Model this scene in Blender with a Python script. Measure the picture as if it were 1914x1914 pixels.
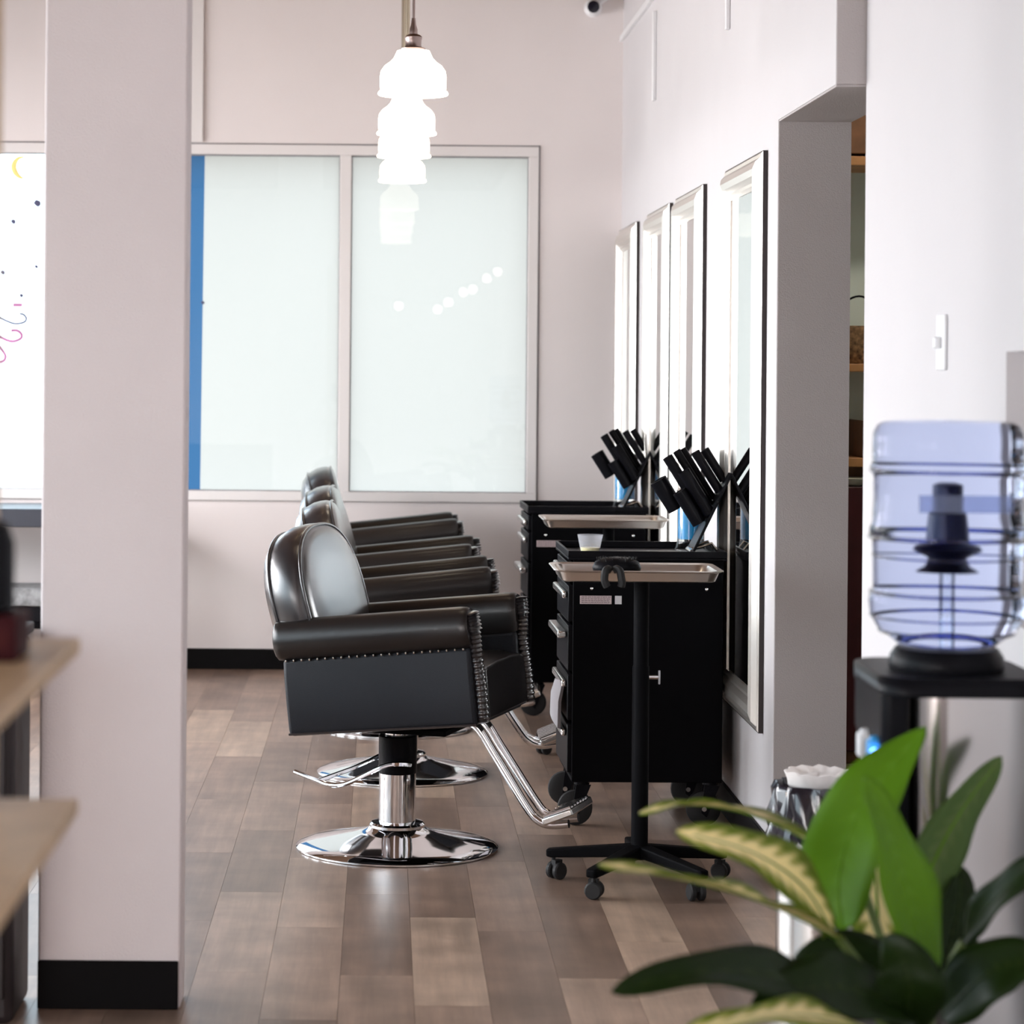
import bpy, bmesh, math, random
from mathutils import Vector, Matrix, Quaternion
random.seed(7)
sc = bpy.context.scene
C = sc.collection
for o in list(bpy.data.objects):
    bpy.data.objects.remove(o)

# ---------------------------------------------------------------- camera
F, VX, VY, HC, ROLL = 4600.0, 715.0, 680.0, 1.5, 0.0085
cam_d = bpy.data.cameras.new('camera')
cam_d.sensor_width = 36.0
cam_d.lens = F / 1914.0 * 36.0
cam_d.shift_x = (957.0 - VX) / 1914.0
cam_d.shift_y = (VY - 957.0) / 1914.0
cam_d.clip_start = 0.05
cam_d.dof.use_dof = True
cam_d.dof.focus_distance = 7.7
cam_d.dof.aperture_fstop = cam_d.lens / 1000.0 / 0.020
cam = bpy.data.objects.new('camera', cam_d)
C.objects.link(cam)
cam.matrix_world = Matrix.Translation((0, 0, HC)) @ Matrix.Rotation(math.pi / 2, 4, 'X') @ Matrix.Rotation(ROLL, 4, 'Z')
sc.camera = cam

# ---------------------------------------------------------------- view, world and daylight
sc.view_settings.view_transform = 'Standard'
sc.view_settings.look = 'None'
sc.view_settings.exposure = 0.12
sc.view_settings.gamma = 1.0
sc.view_settings.use_curve_mapping = False
try:
    sc.cycles.use_denoising = True
    sc.cycles.max_bounces = 8
    sc.cycles.use_adaptive_sampling = True
    sc.cycles.adaptive_threshold = 0.03
    sc.cycles.transparent_max_bounces = 16
    sc.cycles.caustics_refractive = False
    sc.cycles.caustics_reflective = False
    sc.cycles.sample_clamp_indirect = 6.0
except Exception:
    pass
world = bpy.data.worlds.new('overcast')
sc.world = world
world.use_nodes = True
wb = world.node_tree.nodes['Background']
wb.inputs[0].default_value = (0.74, 0.88, 1.0, 1)
wb.inputs[1].default_value = 4.3

def area(name, loc, rot, sx, sy, power, col):
    l = bpy.data.lights.new(name, 'AREA')
    l.shape = 'RECTANGLE'; l.size = sx; l.size_y = sy
    l.energy = power; l.color = col
    o = bpy.data.objects.new(name, l); C.objects.link(o)
    o.location = loc; o.rotation_euler = rot
    return o
# area lamps added for daylight beyond the unseen left windows
area('daylight_left', (-3.95, 4.2, 1.72), (0, -math.radians(60), 0), 2.0, 6.8, 20, (0.95, 0.95, 1.0))
area('daylight_left_far', (-3.95, 9.2, 1.4), (0, -math.radians(58), 0), 1.9, 4.2, 470, (0.98, 0.95, 0.965))
area('daylight_left_mid', (-3.95, 6.7, 1.5), (0, -math.radians(60), 0), 1.9, 1.8, 50, (0.98, 0.95, 0.96))  # added to brighten the back wall
ds = area('daylight_left_rear', (-4.35, -1.4, 1.35), (0, 0, 0), 4.2, 2.2, 500, (1.0, 0.92, 0.90))
ds.rotation_euler = Vector((0.72, 0.62, -0.28)).to_track_quat('-Z', 'Y').to_euler()  # panel angled down the room to light the pillar front
sun_d = bpy.data.lights.new('sun', 'SUN'); sun_d.energy = 8.0; sun_d.angle = 0.009; sun_d.color = (1, 0.96, 0.9)
sun = bpy.data.objects.new('sun', sun_d); C.objects.link(sun)
sun.rotation_euler = Vector((1.0, 0.2, -1.02)).to_track_quat('-Z', 'Y').to_euler()

# ---------------------------------------------------------------- helpers
def P(px, py, d):
    """world point shown at a pixel of the 1914 px frame, at distance d down the room"""
    u, v = px - VX, VY - py
    return Vector(((u - ROLL * v) * d / F, d, HC + (v + ROLL * u) * d / F))

MATS = {}
def mat(name, col=(0.8, 0.8, 0.8), rough=0.5, metal=0.0, noise=0.0, nscale=8.0, bump=0.0, bscale=60.0,
        emit=None, estr=0.0, trans=0.0, ior=1.45, spec=None, coat=0.0, alpha=1.0):
    if name in MATS:
        return MATS[name]
    m = bpy.data.materials.new(name); m.use_nodes = True
    nt = m.node_tree; b = nt.nodes['Principled BSDF']
    b.inputs['Base Color'].default_value = (*col, 1)
    b.inputs['Roughness'].default_value = rough
    b.inputs['Metallic'].default_value = metal
    b.inputs['IOR'].default_value = ior
    if trans: b.inputs['Transmission Weight'].default_value = trans
    if coat: b.inputs['Coat Weight'].default_value = coat
    if spec is not None: b.inputs['Specular IOR Level'].default_value = spec
    if emit is not None:
        b.inputs['Emission Color'].default_value = (*emit, 1)
        b.inputs['Emission Strength'].default_value = estr
    tc = None
    if noise or bump:
        tc = nt.nodes.new('ShaderNodeTexCoord')
    if noise:
        n = nt.nodes.new('ShaderNodeTexNoise'); n.inputs['Scale'].default_value = nscale; n.inputs['Detail'].default_value = 4
        nt.links.new(tc.outputs['Object'], n.inputs['Vector'])
        r = nt.nodes.new('ShaderNodeValToRGB')
        r.color_ramp.elements[0].position = 0.3; r.color_ramp.elements[1].position = 0.7
        r.color_ramp.elements[0].color = (*[max(0, c * (1 - noise)) for c in col], 1)
        r.color_ramp.elements[1].color = (*[min(1, c * (1 + noise)) for c in col], 1)
        nt.links.new(n.outputs['Fac'], r.inputs['Fac']); nt.links.new(r.outputs['Color'], b.inputs['Base Color'])
    if bump:
        n2 = nt.nodes.new('ShaderNodeTexNoise'); n2.inputs['Scale'].default_value = bscale; n2.inputs['Detail'].default_value = 3
        nt.links.new(tc.outputs['Object'], n2.inputs['Vector'])
        bp = nt.nodes.new('ShaderNodeBump'); bp.inputs['Strength'].default_value = bump; bp.inputs['Distance'].default_value = 0.01
        nt.links.new(n2.outputs['Fac'], bp.inputs['Height']); nt.links.new(bp.outputs['Normal'], b.inputs['Normal'])
    MATS[name] = m
    return m

class MB:
    """collects shapes into one mesh"""
    def __init__(s): s.v = []; s.f = []
    def add(s, vs, fs):
        k = len(s.v); s.v += [Vector(a) for a in vs]; s.f += [tuple(i + k for i in f) for f in fs]; return s
    def box(s, x0, x1, y0, y1, z0, z1):
        return s.add([(x0, y0, z0), (x1, y0, z0), (x1, y1, z0), (x0, y1, z0), (x0, y0, z1), (x1, y0, z1), (x1, y1, z1), (x0, y1, z1)],
                     [(0, 3, 2, 1), (4, 5, 6, 7), (0, 1, 5, 4), (1, 2, 6, 5), (2, 3, 7, 6), (3, 0, 4, 7)])
    def rings(s, rs, cap=True, closed=False):
        n = len(rs[0]); vs = [p for r in rs for p in r]; fs = []
        m = len(rs)
        for i in range(m if closed else m - 1):
            j2 = (i + 1) % m
            for j in range(n):
                fs.append((i * n + j, i * n + (j + 1) % n, j2 * n + (j + 1) % n, j2 * n + j))
        if cap and not closed:
            fs.append(tuple(reversed(range(n)))); fs.append(tuple((m - 1) * n + j for j in range(n)))
        return s.add(vs, fs)
    def tube(s, pts, r, n=12, cap=True, closed=False):
        pts = [Vector(p) for p in pts]; rs = []
        m = len(pts); rad = r if isinstance(r, (list, tuple)) else [r] * m
        up = None
        for i, p in enumerate(pts):
            if closed: t = (pts[(i + 1) % m] - pts[i - 1])
            else: t = pts[min(i + 1, m - 1)] - pts[max(i - 1, 0)]
            t.normalize()
            if up is None:
                up = t.orthogonal().normalized()
            up = (up - t * up.dot(t))
            if up.length < 1e-6: up = t.orthogonal()
            up.normalize(); w = t.cross(up)
            rs.append([p + (up * math.cos(2 * math.pi * j / n) + w * math.sin(2 * math.pi * j / n)) * rad[i] for j in range(n)])
        return s.rings(rs, cap, closed)
    def lathe(s, prof, n=32, c=(0, 0, 0), axis='Z', cap=True):
        c = Vector(c); rs = []
        for r, h in prof:
            ring = []
            for j in range(n):
                a = 2 * math.pi * j / n; x, y = r * math.cos(a), r * math.sin(a)
                if axis == 'Z': q = Vector((x, y, h))
                elif axis == 'X': q = Vector((h, x, y))
                else: q = Vector((y, h, x))
                ring.append(c + q)
            rs.append(ring)
        return s.rings(rs, cap)
    def prism(s, poly, a, b, axis='X'):
        def q(u, v, t):
            return {'X': (t, u, v), 'Y': (u, t, v), 'Z': (u, v, t)}[axis]
        return s.rings([[Vector(q(u, v, a)) for u, v in poly], [Vector(q(u, v, b)) for u, v in poly]])
    def ball(s, c, r, n=10, m=6, sx=1, sy=1, sz=1):
        c = Vector(c); rs = []
        for i in range(m + 1):
            a = -math.pi / 2 + math.pi * i / m
            rr = max(math.cos(a), 0.02) * r
            rs.append([c + Vector((rr * math.cos(2 * math.pi * j / n) * sx, rr * math.sin(2 * math.pi * j / n) * sy, math.sin(a) * r * sz)) for j in range(n)])
        return s.rings(rs)
    def xf(s, fn):
        s.v = [Vector(fn(p)) for p in s.v]; return s
    def mesh(s, name):
        me = bpy.data.meshes.new(name)
        me.from_pydata([tuple(p) for p in s.v], [], s.f)
        bm = bmesh.new(); bm.from_mesh(me); bmesh.ops.recalc_face_normals(bm, faces=bm.faces); bm.to_mesh(me); bm.free()
        return me
    def build(s, name, m, parent=None, smooth=35, bevel=0.0, seg=2, loc=None, label=None):
        me = s.mesh(name)
        me.materials.append(m)
        if smooth:
            me.polygons.foreach_set('use_smooth', [True] * len(me.polygons))
            me.set_sharp_from_angle(angle=math.radians(smooth))
        o = bpy.data.objects.new(name, me); C.objects.link(o)
        if parent is not None: o.parent = parent
        if loc is not None: o.location = loc
        if bevel:
            md = o.modifiers.new('bevel', 'BEVEL'); md.width = bevel; md.segments = seg; md.limit_method = 'ANGLE'; md.angle_limit = math.radians(40)
        if label: o['label'] = label
        return o

def tag(o, label, cat, group=None):
    o['label'] = label; o['category'] = cat
    if group: o['group'] = group
    return o
def empty(name, loc=(0, 0, 0), rz=0.0):
    o = bpy.data.objects.new(name, None); C.objects.link(o); o.empty_display_size = 0.1
    o.location = loc; o.rotation_euler = (0, 0, rz); return o
def struct(o):
    o['kind'] = 'structure'; return o
def copy_tree(o, parent=None):
    c = o.copy(); C.objects.link(c); c.parent = parent
    for ch in [x for x in bpy.data.objects if x.parent == o]:
        copy_tree(ch, c)
    return c
def arc(pts, n=6):
    """Catmull-Rom through points"""
    pts = [Vector(p) for p in pts]; out = []
    for i in range(len(pts) - 1):
        p0, p1, p2, p3 = pts[max(i - 1, 0)], pts[i], pts[i + 1], pts[min(i + 2, len(pts) - 1)]
        for k in range(n):
            t = k / n
            out.append(0.5 * ((2 * p1) + (p2 - p0) * t + (2 * p0 - 5 * p1 + 4 * p2 - p3) * t * t + (3 * p1 - p0 - 3 * p2 + p3) * t ** 3))
    out.append(pts[-1]); return out

# ---------------------------------------------------------------- materials
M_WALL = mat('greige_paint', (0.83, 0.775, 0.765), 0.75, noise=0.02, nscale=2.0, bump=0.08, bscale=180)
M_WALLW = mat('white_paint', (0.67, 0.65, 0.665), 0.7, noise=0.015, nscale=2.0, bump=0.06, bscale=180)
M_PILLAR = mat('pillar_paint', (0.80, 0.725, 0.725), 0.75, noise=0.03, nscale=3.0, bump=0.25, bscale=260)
M_JAMB = mat('jamb_taupe', (0.50, 0.46, 0.455), 0.75, noise=0.03, nscale=3.0, bump=0.25, bscale=260)  # darker tone on the opening's jamb, header end and soffit
M_CEIL = mat('ceiling_paint', (0.15, 0.085, 0.05), 0.85, bump=0.1, bscale=90)
M_BASEB = mat('black_vinyl', (0.005, 0.0045, 0.005), 0.5, spec=0.08)
M_FRAME = mat('window_frame_paint', (0.80, 0.77, 0.76), 0.45)
M_GAP = mat('gap_grey', (0.25, 0.24, 0.25), 0.8)  # one grey for the frame gap lines and glazing gaskets
M_LEATHER = mat('black_leather', (0.014, 0.013, 0.016), 0.28, bump=0.08, bscale=500, spec=1.0, coat=1.0)
M_LEATHER.node_tree.nodes['Principled BSDF'].inputs['Coat Roughness'].default_value = 0.22
M_LEATHER3 = mat('black_arm_leather', (0.012, 0.010, 0.010), 0.30, bump=0.08, bscale=500, spec=0.45, coat=0.25)
M_LEATHER3.node_tree.nodes['Principled BSDF'].inputs['Coat Roughness'].default_value = 0.2
M_LEATHER2 = mat('black_leather_side', (0.014, 0.016, 0.021), 0.5, bump=0.2, bscale=420, spec=0.3)
M_CHROME = mat('chrome', (0.86, 0.86, 0.88), 0.06, 1.0)
M_CHROME2 = mat('brushed_chrome', (0.80, 0.79, 0.78), 0.22, 1.0)
M_BLACKP = mat('black_plastic', (0.006, 0.006, 0.008), 0.38, bump=0.05, bscale=200, spec=0.1)
M_BLACKM = mat('black_metal', (0.004, 0.004, 0.005), 0.55, spec=0.04)
M_RUBBER = mat('black_rubber', (0.01, 0.01, 0.011), 0.65)
M_STEEL = mat('stainless_tray', (0.72, 0.68, 0.64), 0.28, 1.0)
M_NAIL = mat('antique_nail', (0.75, 0.70, 0.62), 0.25, 1.0)
M_BRASS = mat('brushed_brass', (0.52, 0.45, 0.34), 0.3, 1.0)
M_BRONZE = mat('bronze', (0.35, 0.27, 0.25), 0.3, 1.0)
M_SILVER = mat('champagne_silver', (0.78, 0.74, 0.69), 0.30, 0.85, bump=0.05, bscale=30)
M_MIRROR = mat('mirror_glass', (0.93, 0.95, 0.95), 0.012, 1.0)
M_MBACK = mat('mirror_back_edge', (0.03, 0.022, 0.022), 0.6)
M_WOOD = mat('light_maple', (0.50, 0.34, 0.20), 0.45, noise=0.12, nscale=14)
M_WALNUT = mat('walnut', (0.16, 0.07, 0.03), 0.5, noise=0.3, nscale=14)
M_OAK = mat('honey_oak', (0.42, 0.2, 0.075), 0.5, noise=0.2, nscale=14)
M_MAROON = mat('maroon_wood', (0.05, 0.006, 0.008), 0.45, noise=0.2, nscale=9)
M_WHITEP = mat('white_plastic', (0.82, 0.82, 0.84), 0.35)
M_SHADE = mat('opal_glass_lit', (0.95, 0.93, 0.9), 0.3, emit=(1.0, 0.86, 0.68), estr=3.2)
M_STEELD = mat('cooler_steel', (0.50, 0.47, 0.46), 0.18, 1.0)
M_PAPER = mat('label_paper', (0.72, 0.60, 0.60), 0.7, noise=0.15, nscale=400)

def glass_thin(name, tint=(1, 1, 1), refl=1.0, rough=0.0):
    m = bpy.data.materials.new(name); m.use_nodes = True; nt = m.node_tree
    for n in list(nt.nodes):
        if n.type != 'OUTPUT_MATERIAL': nt.nodes.remove(n)
    out = [n for n in nt.nodes][0]
    tr = nt.nodes.new('ShaderNodeBsdfTransparent'); tr.inputs[0].default_value = (*tint, 1)
    gl = nt.nodes.new('ShaderNodeBsdfGlossy'); gl.inputs['Roughness'].default_value = rough
    fr = nt.nodes.new('ShaderNodeFresnel'); fr.inputs[0].default_value = 1.5
    mu = nt.nodes.new('ShaderNodeMath'); mu.operation = 'MULTIPLY'; mu.inputs[1].default_value = refl
    mx = nt.nodes.new('ShaderNodeMixShader')
    nt.links.new(fr.outputs[0], mu.inputs[0]); nt.links.new(mu.outputs[0], mx.inputs[0])
    nt.links.new(tr.outputs[0], mx.inputs[1]); nt.links.new(gl.outputs[0], mx.inputs[2]); nt.links.new(mx.outputs[0], out.inputs[0])
    return m
M_GLASS = glass_thin('window_glass', (0.97, 0.985, 0.98), 0.55)
M_CLEAR = glass_thin('clear_plastic', (0.93, 0.95, 0.97), 1.8)

def film_mat(name, col):
    """frosted window film: scatters the daylight from outside"""
    m = bpy.data.materials.new(name); m.use_nodes = True; nt = m.node_tree
    for n in list(nt.nodes):
        if n.type != 'OUTPUT_MATERIAL': nt.nodes.remove(n)
    out = [n for n in nt.nodes][0]
    t = nt.nodes.new('ShaderNodeBsdfTranslucent'); t.inputs[0].default_value = (*col, 1)
    d = nt.nodes.new('ShaderNodeBsdfDiffuse'); d.inputs[0].default_value = (*[c * 0.25 for c in col], 1)
    a = nt.nodes.new('ShaderNodeAddShader')
    nt.links.new(t.outputs[0], a.inputs[0]); nt.links.new(d.outputs[0], a.inputs[1]); nt.links.new(a.outputs[0], out.inputs[0])
    return m
def frosted(name, col, clear):
    m = film_mat(name, col); nt = m.node_tree; out = [n for n in nt.nodes if n.type == 'OUTPUT_MATERIAL'][0]
    src = out.inputs[0].links[0].from_socket
    t = nt.nodes.new('ShaderNodeBsdfTransparent'); mx = nt.nodes.new('ShaderNodeMixShader'); mx.inputs[0].default_value = clear
    nt.links.new(src, mx.inputs[1]); nt.links.new(t.outputs[0], mx.inputs[2]); nt.links.new(mx.outputs[0], out.inputs[0])
    for n in nt.nodes:
        if n.type == 'BSDF_DIFFUSE': n.inputs[0].default_value = (*col, 1)
    return m
M_CUP = frosted('cup_plastic', (0.5, 0.51, 0.55), 0.8)
M_FILM = film_mat('frosted_film', (0.362, 0.328, 0.296))
M_BLUE = film_mat('blue_film', (0.032, 0.085, 0.165))

def plank_mat():
    m = bpy.data.materials.new('vinyl_plank'); m.use_nodes = True; nt = m.node_tree; b = nt.nodes['Principled BSDF']
    b.inputs['Roughness'].default_value = 0.34
    oi = nt.nodes.new('ShaderNodeObjectInfo'); tc = nt.nodes.new('ShaderNodeTexCoord')
    rp = nt.nodes.new('ShaderNodeValToRGB'); e = rp.color_ramp.elements
    e[0].position = 0; e[0].color = (0.19, 0.128, 0.097, 1); e[1].position = 1; e[1].color = (0.43, 0.315, 0.235, 1)
    x = e.new(0.35); x.color = (0.25, 0.168, 0.127, 1); x = e.new(0.75); x.color = (0.31, 0.216, 0.164, 1)
    nt.links.new(oi.outputs['Random'], rp.inputs[0])
    mp = nt.nodes.new('ShaderNodeMapping'); mp.inputs['Scale'].default_value = (22, 1.3, 22)
    ad = nt.nodes.new('ShaderNodeVectorMath'); ad.operation = 'ADD'
    sc_ = nt.nodes.new('ShaderNodeVectorMath'); sc_.operation = 'SCALE'; sc_.inputs['Scale'].default_value = 3.7
    nt.links.new(oi.outputs['Location'], sc_.inputs[0])
    nt.links.new(tc.outputs['Object'], ad.inputs[0]); nt.links.new(sc_.outputs[0], ad.inputs[1]); nt.links.new(ad.outputs[0], mp.inputs[0])
    n = nt.nodes.new('ShaderNodeTexNoise'); n.inputs['Scale'].default_value = 1.0; n.inputs['Detail'].default_value = 6; n.inputs['Roughness'].default_value = 0.65
    nt.links.new(mp.outputs[0], n.inputs['Vector'])
    n2 = nt.nodes.new('ShaderNodeTexNoise'); n2.inputs['Scale'].default_value = 5.0; n2.inputs['Detail'].default_value = 3
    nt.links.new(ad.outputs[0], n2.inputs['Vector'])
    mm = nt.nodes.new('ShaderNodeMath'); mm.operation = 'MULTIPLY'; nt.links.new(n.outputs['Fac'], mm.inputs[0]); nt.links.new(n2.outputs['Fac'], mm.inputs[1])
    mr = nt.nodes.new('ShaderNodeMapRange'); mr.inputs[1].default_value = 0.1; mr.inputs[2].default_value = 0.42; mr.inputs[3].default_value = 0.62; mr.inputs[4].default_value = 1.35
    nt.links.new(mm.outputs[0], mr.inputs[0])
    mx = nt.nodes.new('ShaderNodeMix'); mx.data_type = 'RGBA'; mx.blend_type = 'MULTIPLY'; mx.inputs[0].default_value = 1
    nt.links.new(rp.outputs[0], mx.inputs[6]); nt.links.new(mr.outputs[0], mx.inputs[7])
    nt.links.new(mx.outputs[2], b.inputs['Base Color'])
    bp = nt.nodes.new('ShaderNodeBump'); bp.inputs['Strength'].default_value = 0.12; bp.inputs['Distance'].default_value = 0.004
    nt.links.new(n.outputs['Fac'], bp.inputs['Height']); nt.links.new(bp.outputs[0], b.inputs['Normal'])
    return m
M_PLANK = plank_mat()
M_SUBFLOOR = mat('floor_joint', (0.07, 0.05, 0.042), 0.6)

# ---------------------------------------------------------------- the room shell
DB, XR, X2, D1, D2, ZC = 12.05, 1.165, 1.242, 7.28, 6.357, 3.45
ZL = 2.232          # lintel of the opening
XL, YR = -3.7, -3.5
floor = struct(MB().box(XL, 3.4, YR, DB + 0.2, -0.12, -0.008).build('floor', M_SUBFLOOR, smooth=0))
pw, pl = 0.178, 0.92
pm = MB().box(0.0004, pw - 0.0004, 0.0004, pl - 0.0004, -0.008, 0.0).mesh('plank'); pm.materials.append(M_PLANK)
cols = []
x = XR - 0.01
k = 0
full_cols = []
while x > -2.2:
    x -= pw
    y = 4.25 - random.random() * pl
    while y < DB - 0.02:
        L = min(pl, DB - y - 0.001)
        if L > 0.05:
            o = bpy.data.objects.new('plank', pm); C.objects.link(o); o.parent = floor
            o.location = (x, y, 0)
            if L < pl: o.scale = (1, L / pl, 1)
        y += pl
    k += 1
# planks of the strip beside the near wall and inside the opening
for xx, w in ((XR - 0.01, pw), (XR - 0.01 + pw, pw), (XR - 0.01 + 2 * pw, pw), (XR - 0.01 + 3 * pw, pw)):
    y = 4.3
    while y < 9.9:
        if xx > XR - 0.02 and not (y > D2 - 0.02 and y + pl < 9.95) and xx > X2 - pw:
            y += pl; continue
        o = bpy.data.objects.new('plank', pm); C.objects.link(o); o.parent = floor
        o.location = (xx, y, 0)
        if xx < X2 and xx + pw > X2 and y + pl < D2 + 0.5: o.scale = ((X2 - xx) / pw, 1, 1)
        y += pl

struct(MB().box(XL, 3.4, YR, DB + 0.2, ZC, ZC + 0.12).build('ceiling', M_CEIL, smooth=0))

struct(MB().box(-40, 40, -40, 60, -0.2, -0.13).build('ground_outside', mat('pavement', (0.3, 0.29, 0.28), 0.9, noise=0.1, nscale=1.0), smooth=0))
# back wall with its long window opening
WX0, WX1, WZ0, WZ1 = -3.0, 0.764, 0.822, 2.575
wb_ = MB()
wb_.box(XL, WX0, DB, DB + 0.2, 0, ZC); wb_.box(WX1, XR, DB, DB + 0.2, 0, ZC)
wb_.box(WX0, WX1, DB, DB + 0.2, 0, WZ0); wb_.box(WX0, WX1, DB, DB + 0.2, WZ1, ZC)
struct(wb_.build('wall_back', M_WALL, smooth=0))
# mirror wall with a wide opening, then the near wall set back a little
wr = MB()
wr.box(XR, XR + 0.215, D1, DB + 0.2, 0, ZC)
wr.box(XR, XR + 0.215, D2, D1, ZL, ZC)
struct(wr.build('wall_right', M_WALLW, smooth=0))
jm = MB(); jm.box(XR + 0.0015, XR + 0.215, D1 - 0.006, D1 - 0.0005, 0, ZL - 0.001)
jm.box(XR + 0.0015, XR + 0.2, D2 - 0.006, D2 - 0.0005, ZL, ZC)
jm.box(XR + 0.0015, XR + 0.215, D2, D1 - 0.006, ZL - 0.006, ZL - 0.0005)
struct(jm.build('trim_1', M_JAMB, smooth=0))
wn = MB()
NY0, NY1, NZ0, NZ1 = 4.15, 4.90, 1.0, 1.535       # niche in the near wall
wn.box(X2, X2 + 0.14, YR, NY0, 0, ZC); wn.box(X2, X2 + 0.14, NY1, D2 - 0.008, 0, ZC)
wn.box(X2, X2 + 0.14, NY0, NY1, 0, NZ0); wn.box(X2, X2 + 0.14, NY0, NY1, NZ1, ZC)
struct(wn.build('wall_right_near', M_WALLW, smooth=0))
struct(MB().box(X2 + 0.14, X2 + 0.17, NY0 - 0.05, NY1 + 0.05, NZ0 - 0.05, NZ1 + 0.05).build('wall_niche', M_WALL, smooth=0))
# room behind the opening
hm = MB(); hm.box(XR + 0.215, 3.4, 10.0, 10.15, 0, ZC); hm.box(3.25, 3.4, YR, 10.0, 0, ZC)
struct(hm.build('wall_hall', mat('pale_green_paint', (0.66, 0.72, 0.66), 0.8), smooth=0))
# left wall with shop windows
lw = MB(); ops = [(-3.3, 0.5, 0.3, 2.75), (0.8, 7.6, 0.7, 2.75), (8.13, 8.9, 0.3, 2.42), (9.5, 10.5, 0.3, 2.42), (10.85, 11.75, 0.3, 2.42)]
ys = YR
for (a, b, z0, z1) in ops:
    lw.box(XL - 0.15, XL, ys, a, 0, ZC); lw.box(XL - 0.15, XL, a, b, 0, z0); lw.box(XL - 0.15, XL, a, b, z1, ZC); ys = b
lw.box(XL - 0.15, XL, ys, DB + 0.2, 0, ZC)
struct(lw.build('wall_left', M_WALL, smooth=0))
for i, (a, b, z0, z1) in enumerate(ops):
    w = struct(MB().box(XL - 0.09, XL - 0.082, a, b, z0, z1).build('window_%d' % (i + 2), M_GLASS, smooth=0))
    fr = MB(); n = 5 if b - a > 3 else 2
    for q in range(n + 1):
        yy = a + (b - a) * q / n
        fr.box(XL - 0.12, XL - 0.05, max(a, yy - 0.025), min(b, yy + 0.025), z0, z1)
    fr.box(XL - 0.12, XL - 0.05, a, b, z0, z0 + 0.05); fr.box(XL - 0.12, XL - 0.05, a, b, z1 - 0.05, z1)
    fr.build('window_frame', M_FRAME, w, smooth=0)
# street side wall behind the camera
struct(MB().box(XL, 3.4, YR - 0.15, YR, 0, ZC).build('wall_front', M_WALL, smooth=0))
# pillar
PX0, PX1, PD = -0.788, -0.4565, 5.707
struct(MB().box(PX0, PX1, PD, PD + 0.12, 0, ZC).build('wall_pillar', M_PILLAR, bevel=0.006))
# baseboards
def base(name, *b):
    return struct(MB().box(*b).build(name, M_BASEB, bevel=0.003))
base('baseboard_back', XL, XR - 0.001, DB - 0.012, DB - 0.0005, 0.0, 0.10)
base('baseboard_right', XR - 0.012, XR - 0.0005, D1 + 0.002, DB - 0.013, 0.0, 0.10)
base('baseboard_near', X2 - 0.012, X2 - 0.0005, YR, D2 - 0.01, 0.0, 0.10)
base('baseboard_pillar', PX0 + 0.001, PX1 - 0.005, PD - 0.012, PD - 0.0005, 0.0, 0.112)

# back window: frame, mullions, glass, film
win = struct(empty('window_1', (0, DB, WZ0)))
def wpart(name, m, *b, **kw):
    bb = MB().box(*b); bb.xf(lambda p: p - Vector((0, DB, WZ0))); return bb.build(name, m, win, smooth=0, **kw)
FW = 0.056
g = 0.007
wpart('frame_gap', M_GAP, WX0, WX1, DB - 0.001, DB + 0.03, WZ1 - g, WZ1 - 0.0002)
wpart('frame_gap', M_GAP, WX0, WX1, DB - 0.001, DB + 0.03, WZ0 + 0.0002, WZ0 + g * 0.5)
wpart('frame_gap', M_GAP, WX1 - g, WX1 - 0.0002, DB - 0.001, DB + 0.03, WZ0, WZ1)
wpart('frame_rail', M_FRAME, WX0, WX1 - g, DB - 0.012, DB + 0.06, WZ1 - FW, WZ1 - g, bevel=0.003)
wpart('frame_rail', M_FRAME, WX0, WX1 - g, DB - 0.016, DB + 0.06, WZ0 + g * 0.5, WZ0 + 0.05, bevel=0.003)
wpart('frame_stile', M_FRAME, WX1 - FW, WX1 - g, DB - 0.012, DB + 0.06, WZ0 + 0.05, WZ1 - FW, bevel=0.003)
mul = [-0.187, -1.13, -2.07]
for xm in mul:
    wpart('mullion', M_FRAME, xm - 0.028, xm + 0.028, DB - 0.012, DB + 0.06, WZ0 + 0.05, WZ1 - FW, bevel=0.003)
edges = [WX1 - FW, mul[0] - 0.028, mul[0] + 0.028, mul[1] - 0.028, mul[1] + 0.028, mul[2] - 0.028, mul[2] + 0.028, WX0]
panes = [(mul[0] + 0.028, WX1 - FW), (mul[1] + 0.028, mul[0] - 0.028), (mul[2] + 0.028, mul[1] - 0.028), (WX0, mul[2] - 0.028)]
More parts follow.
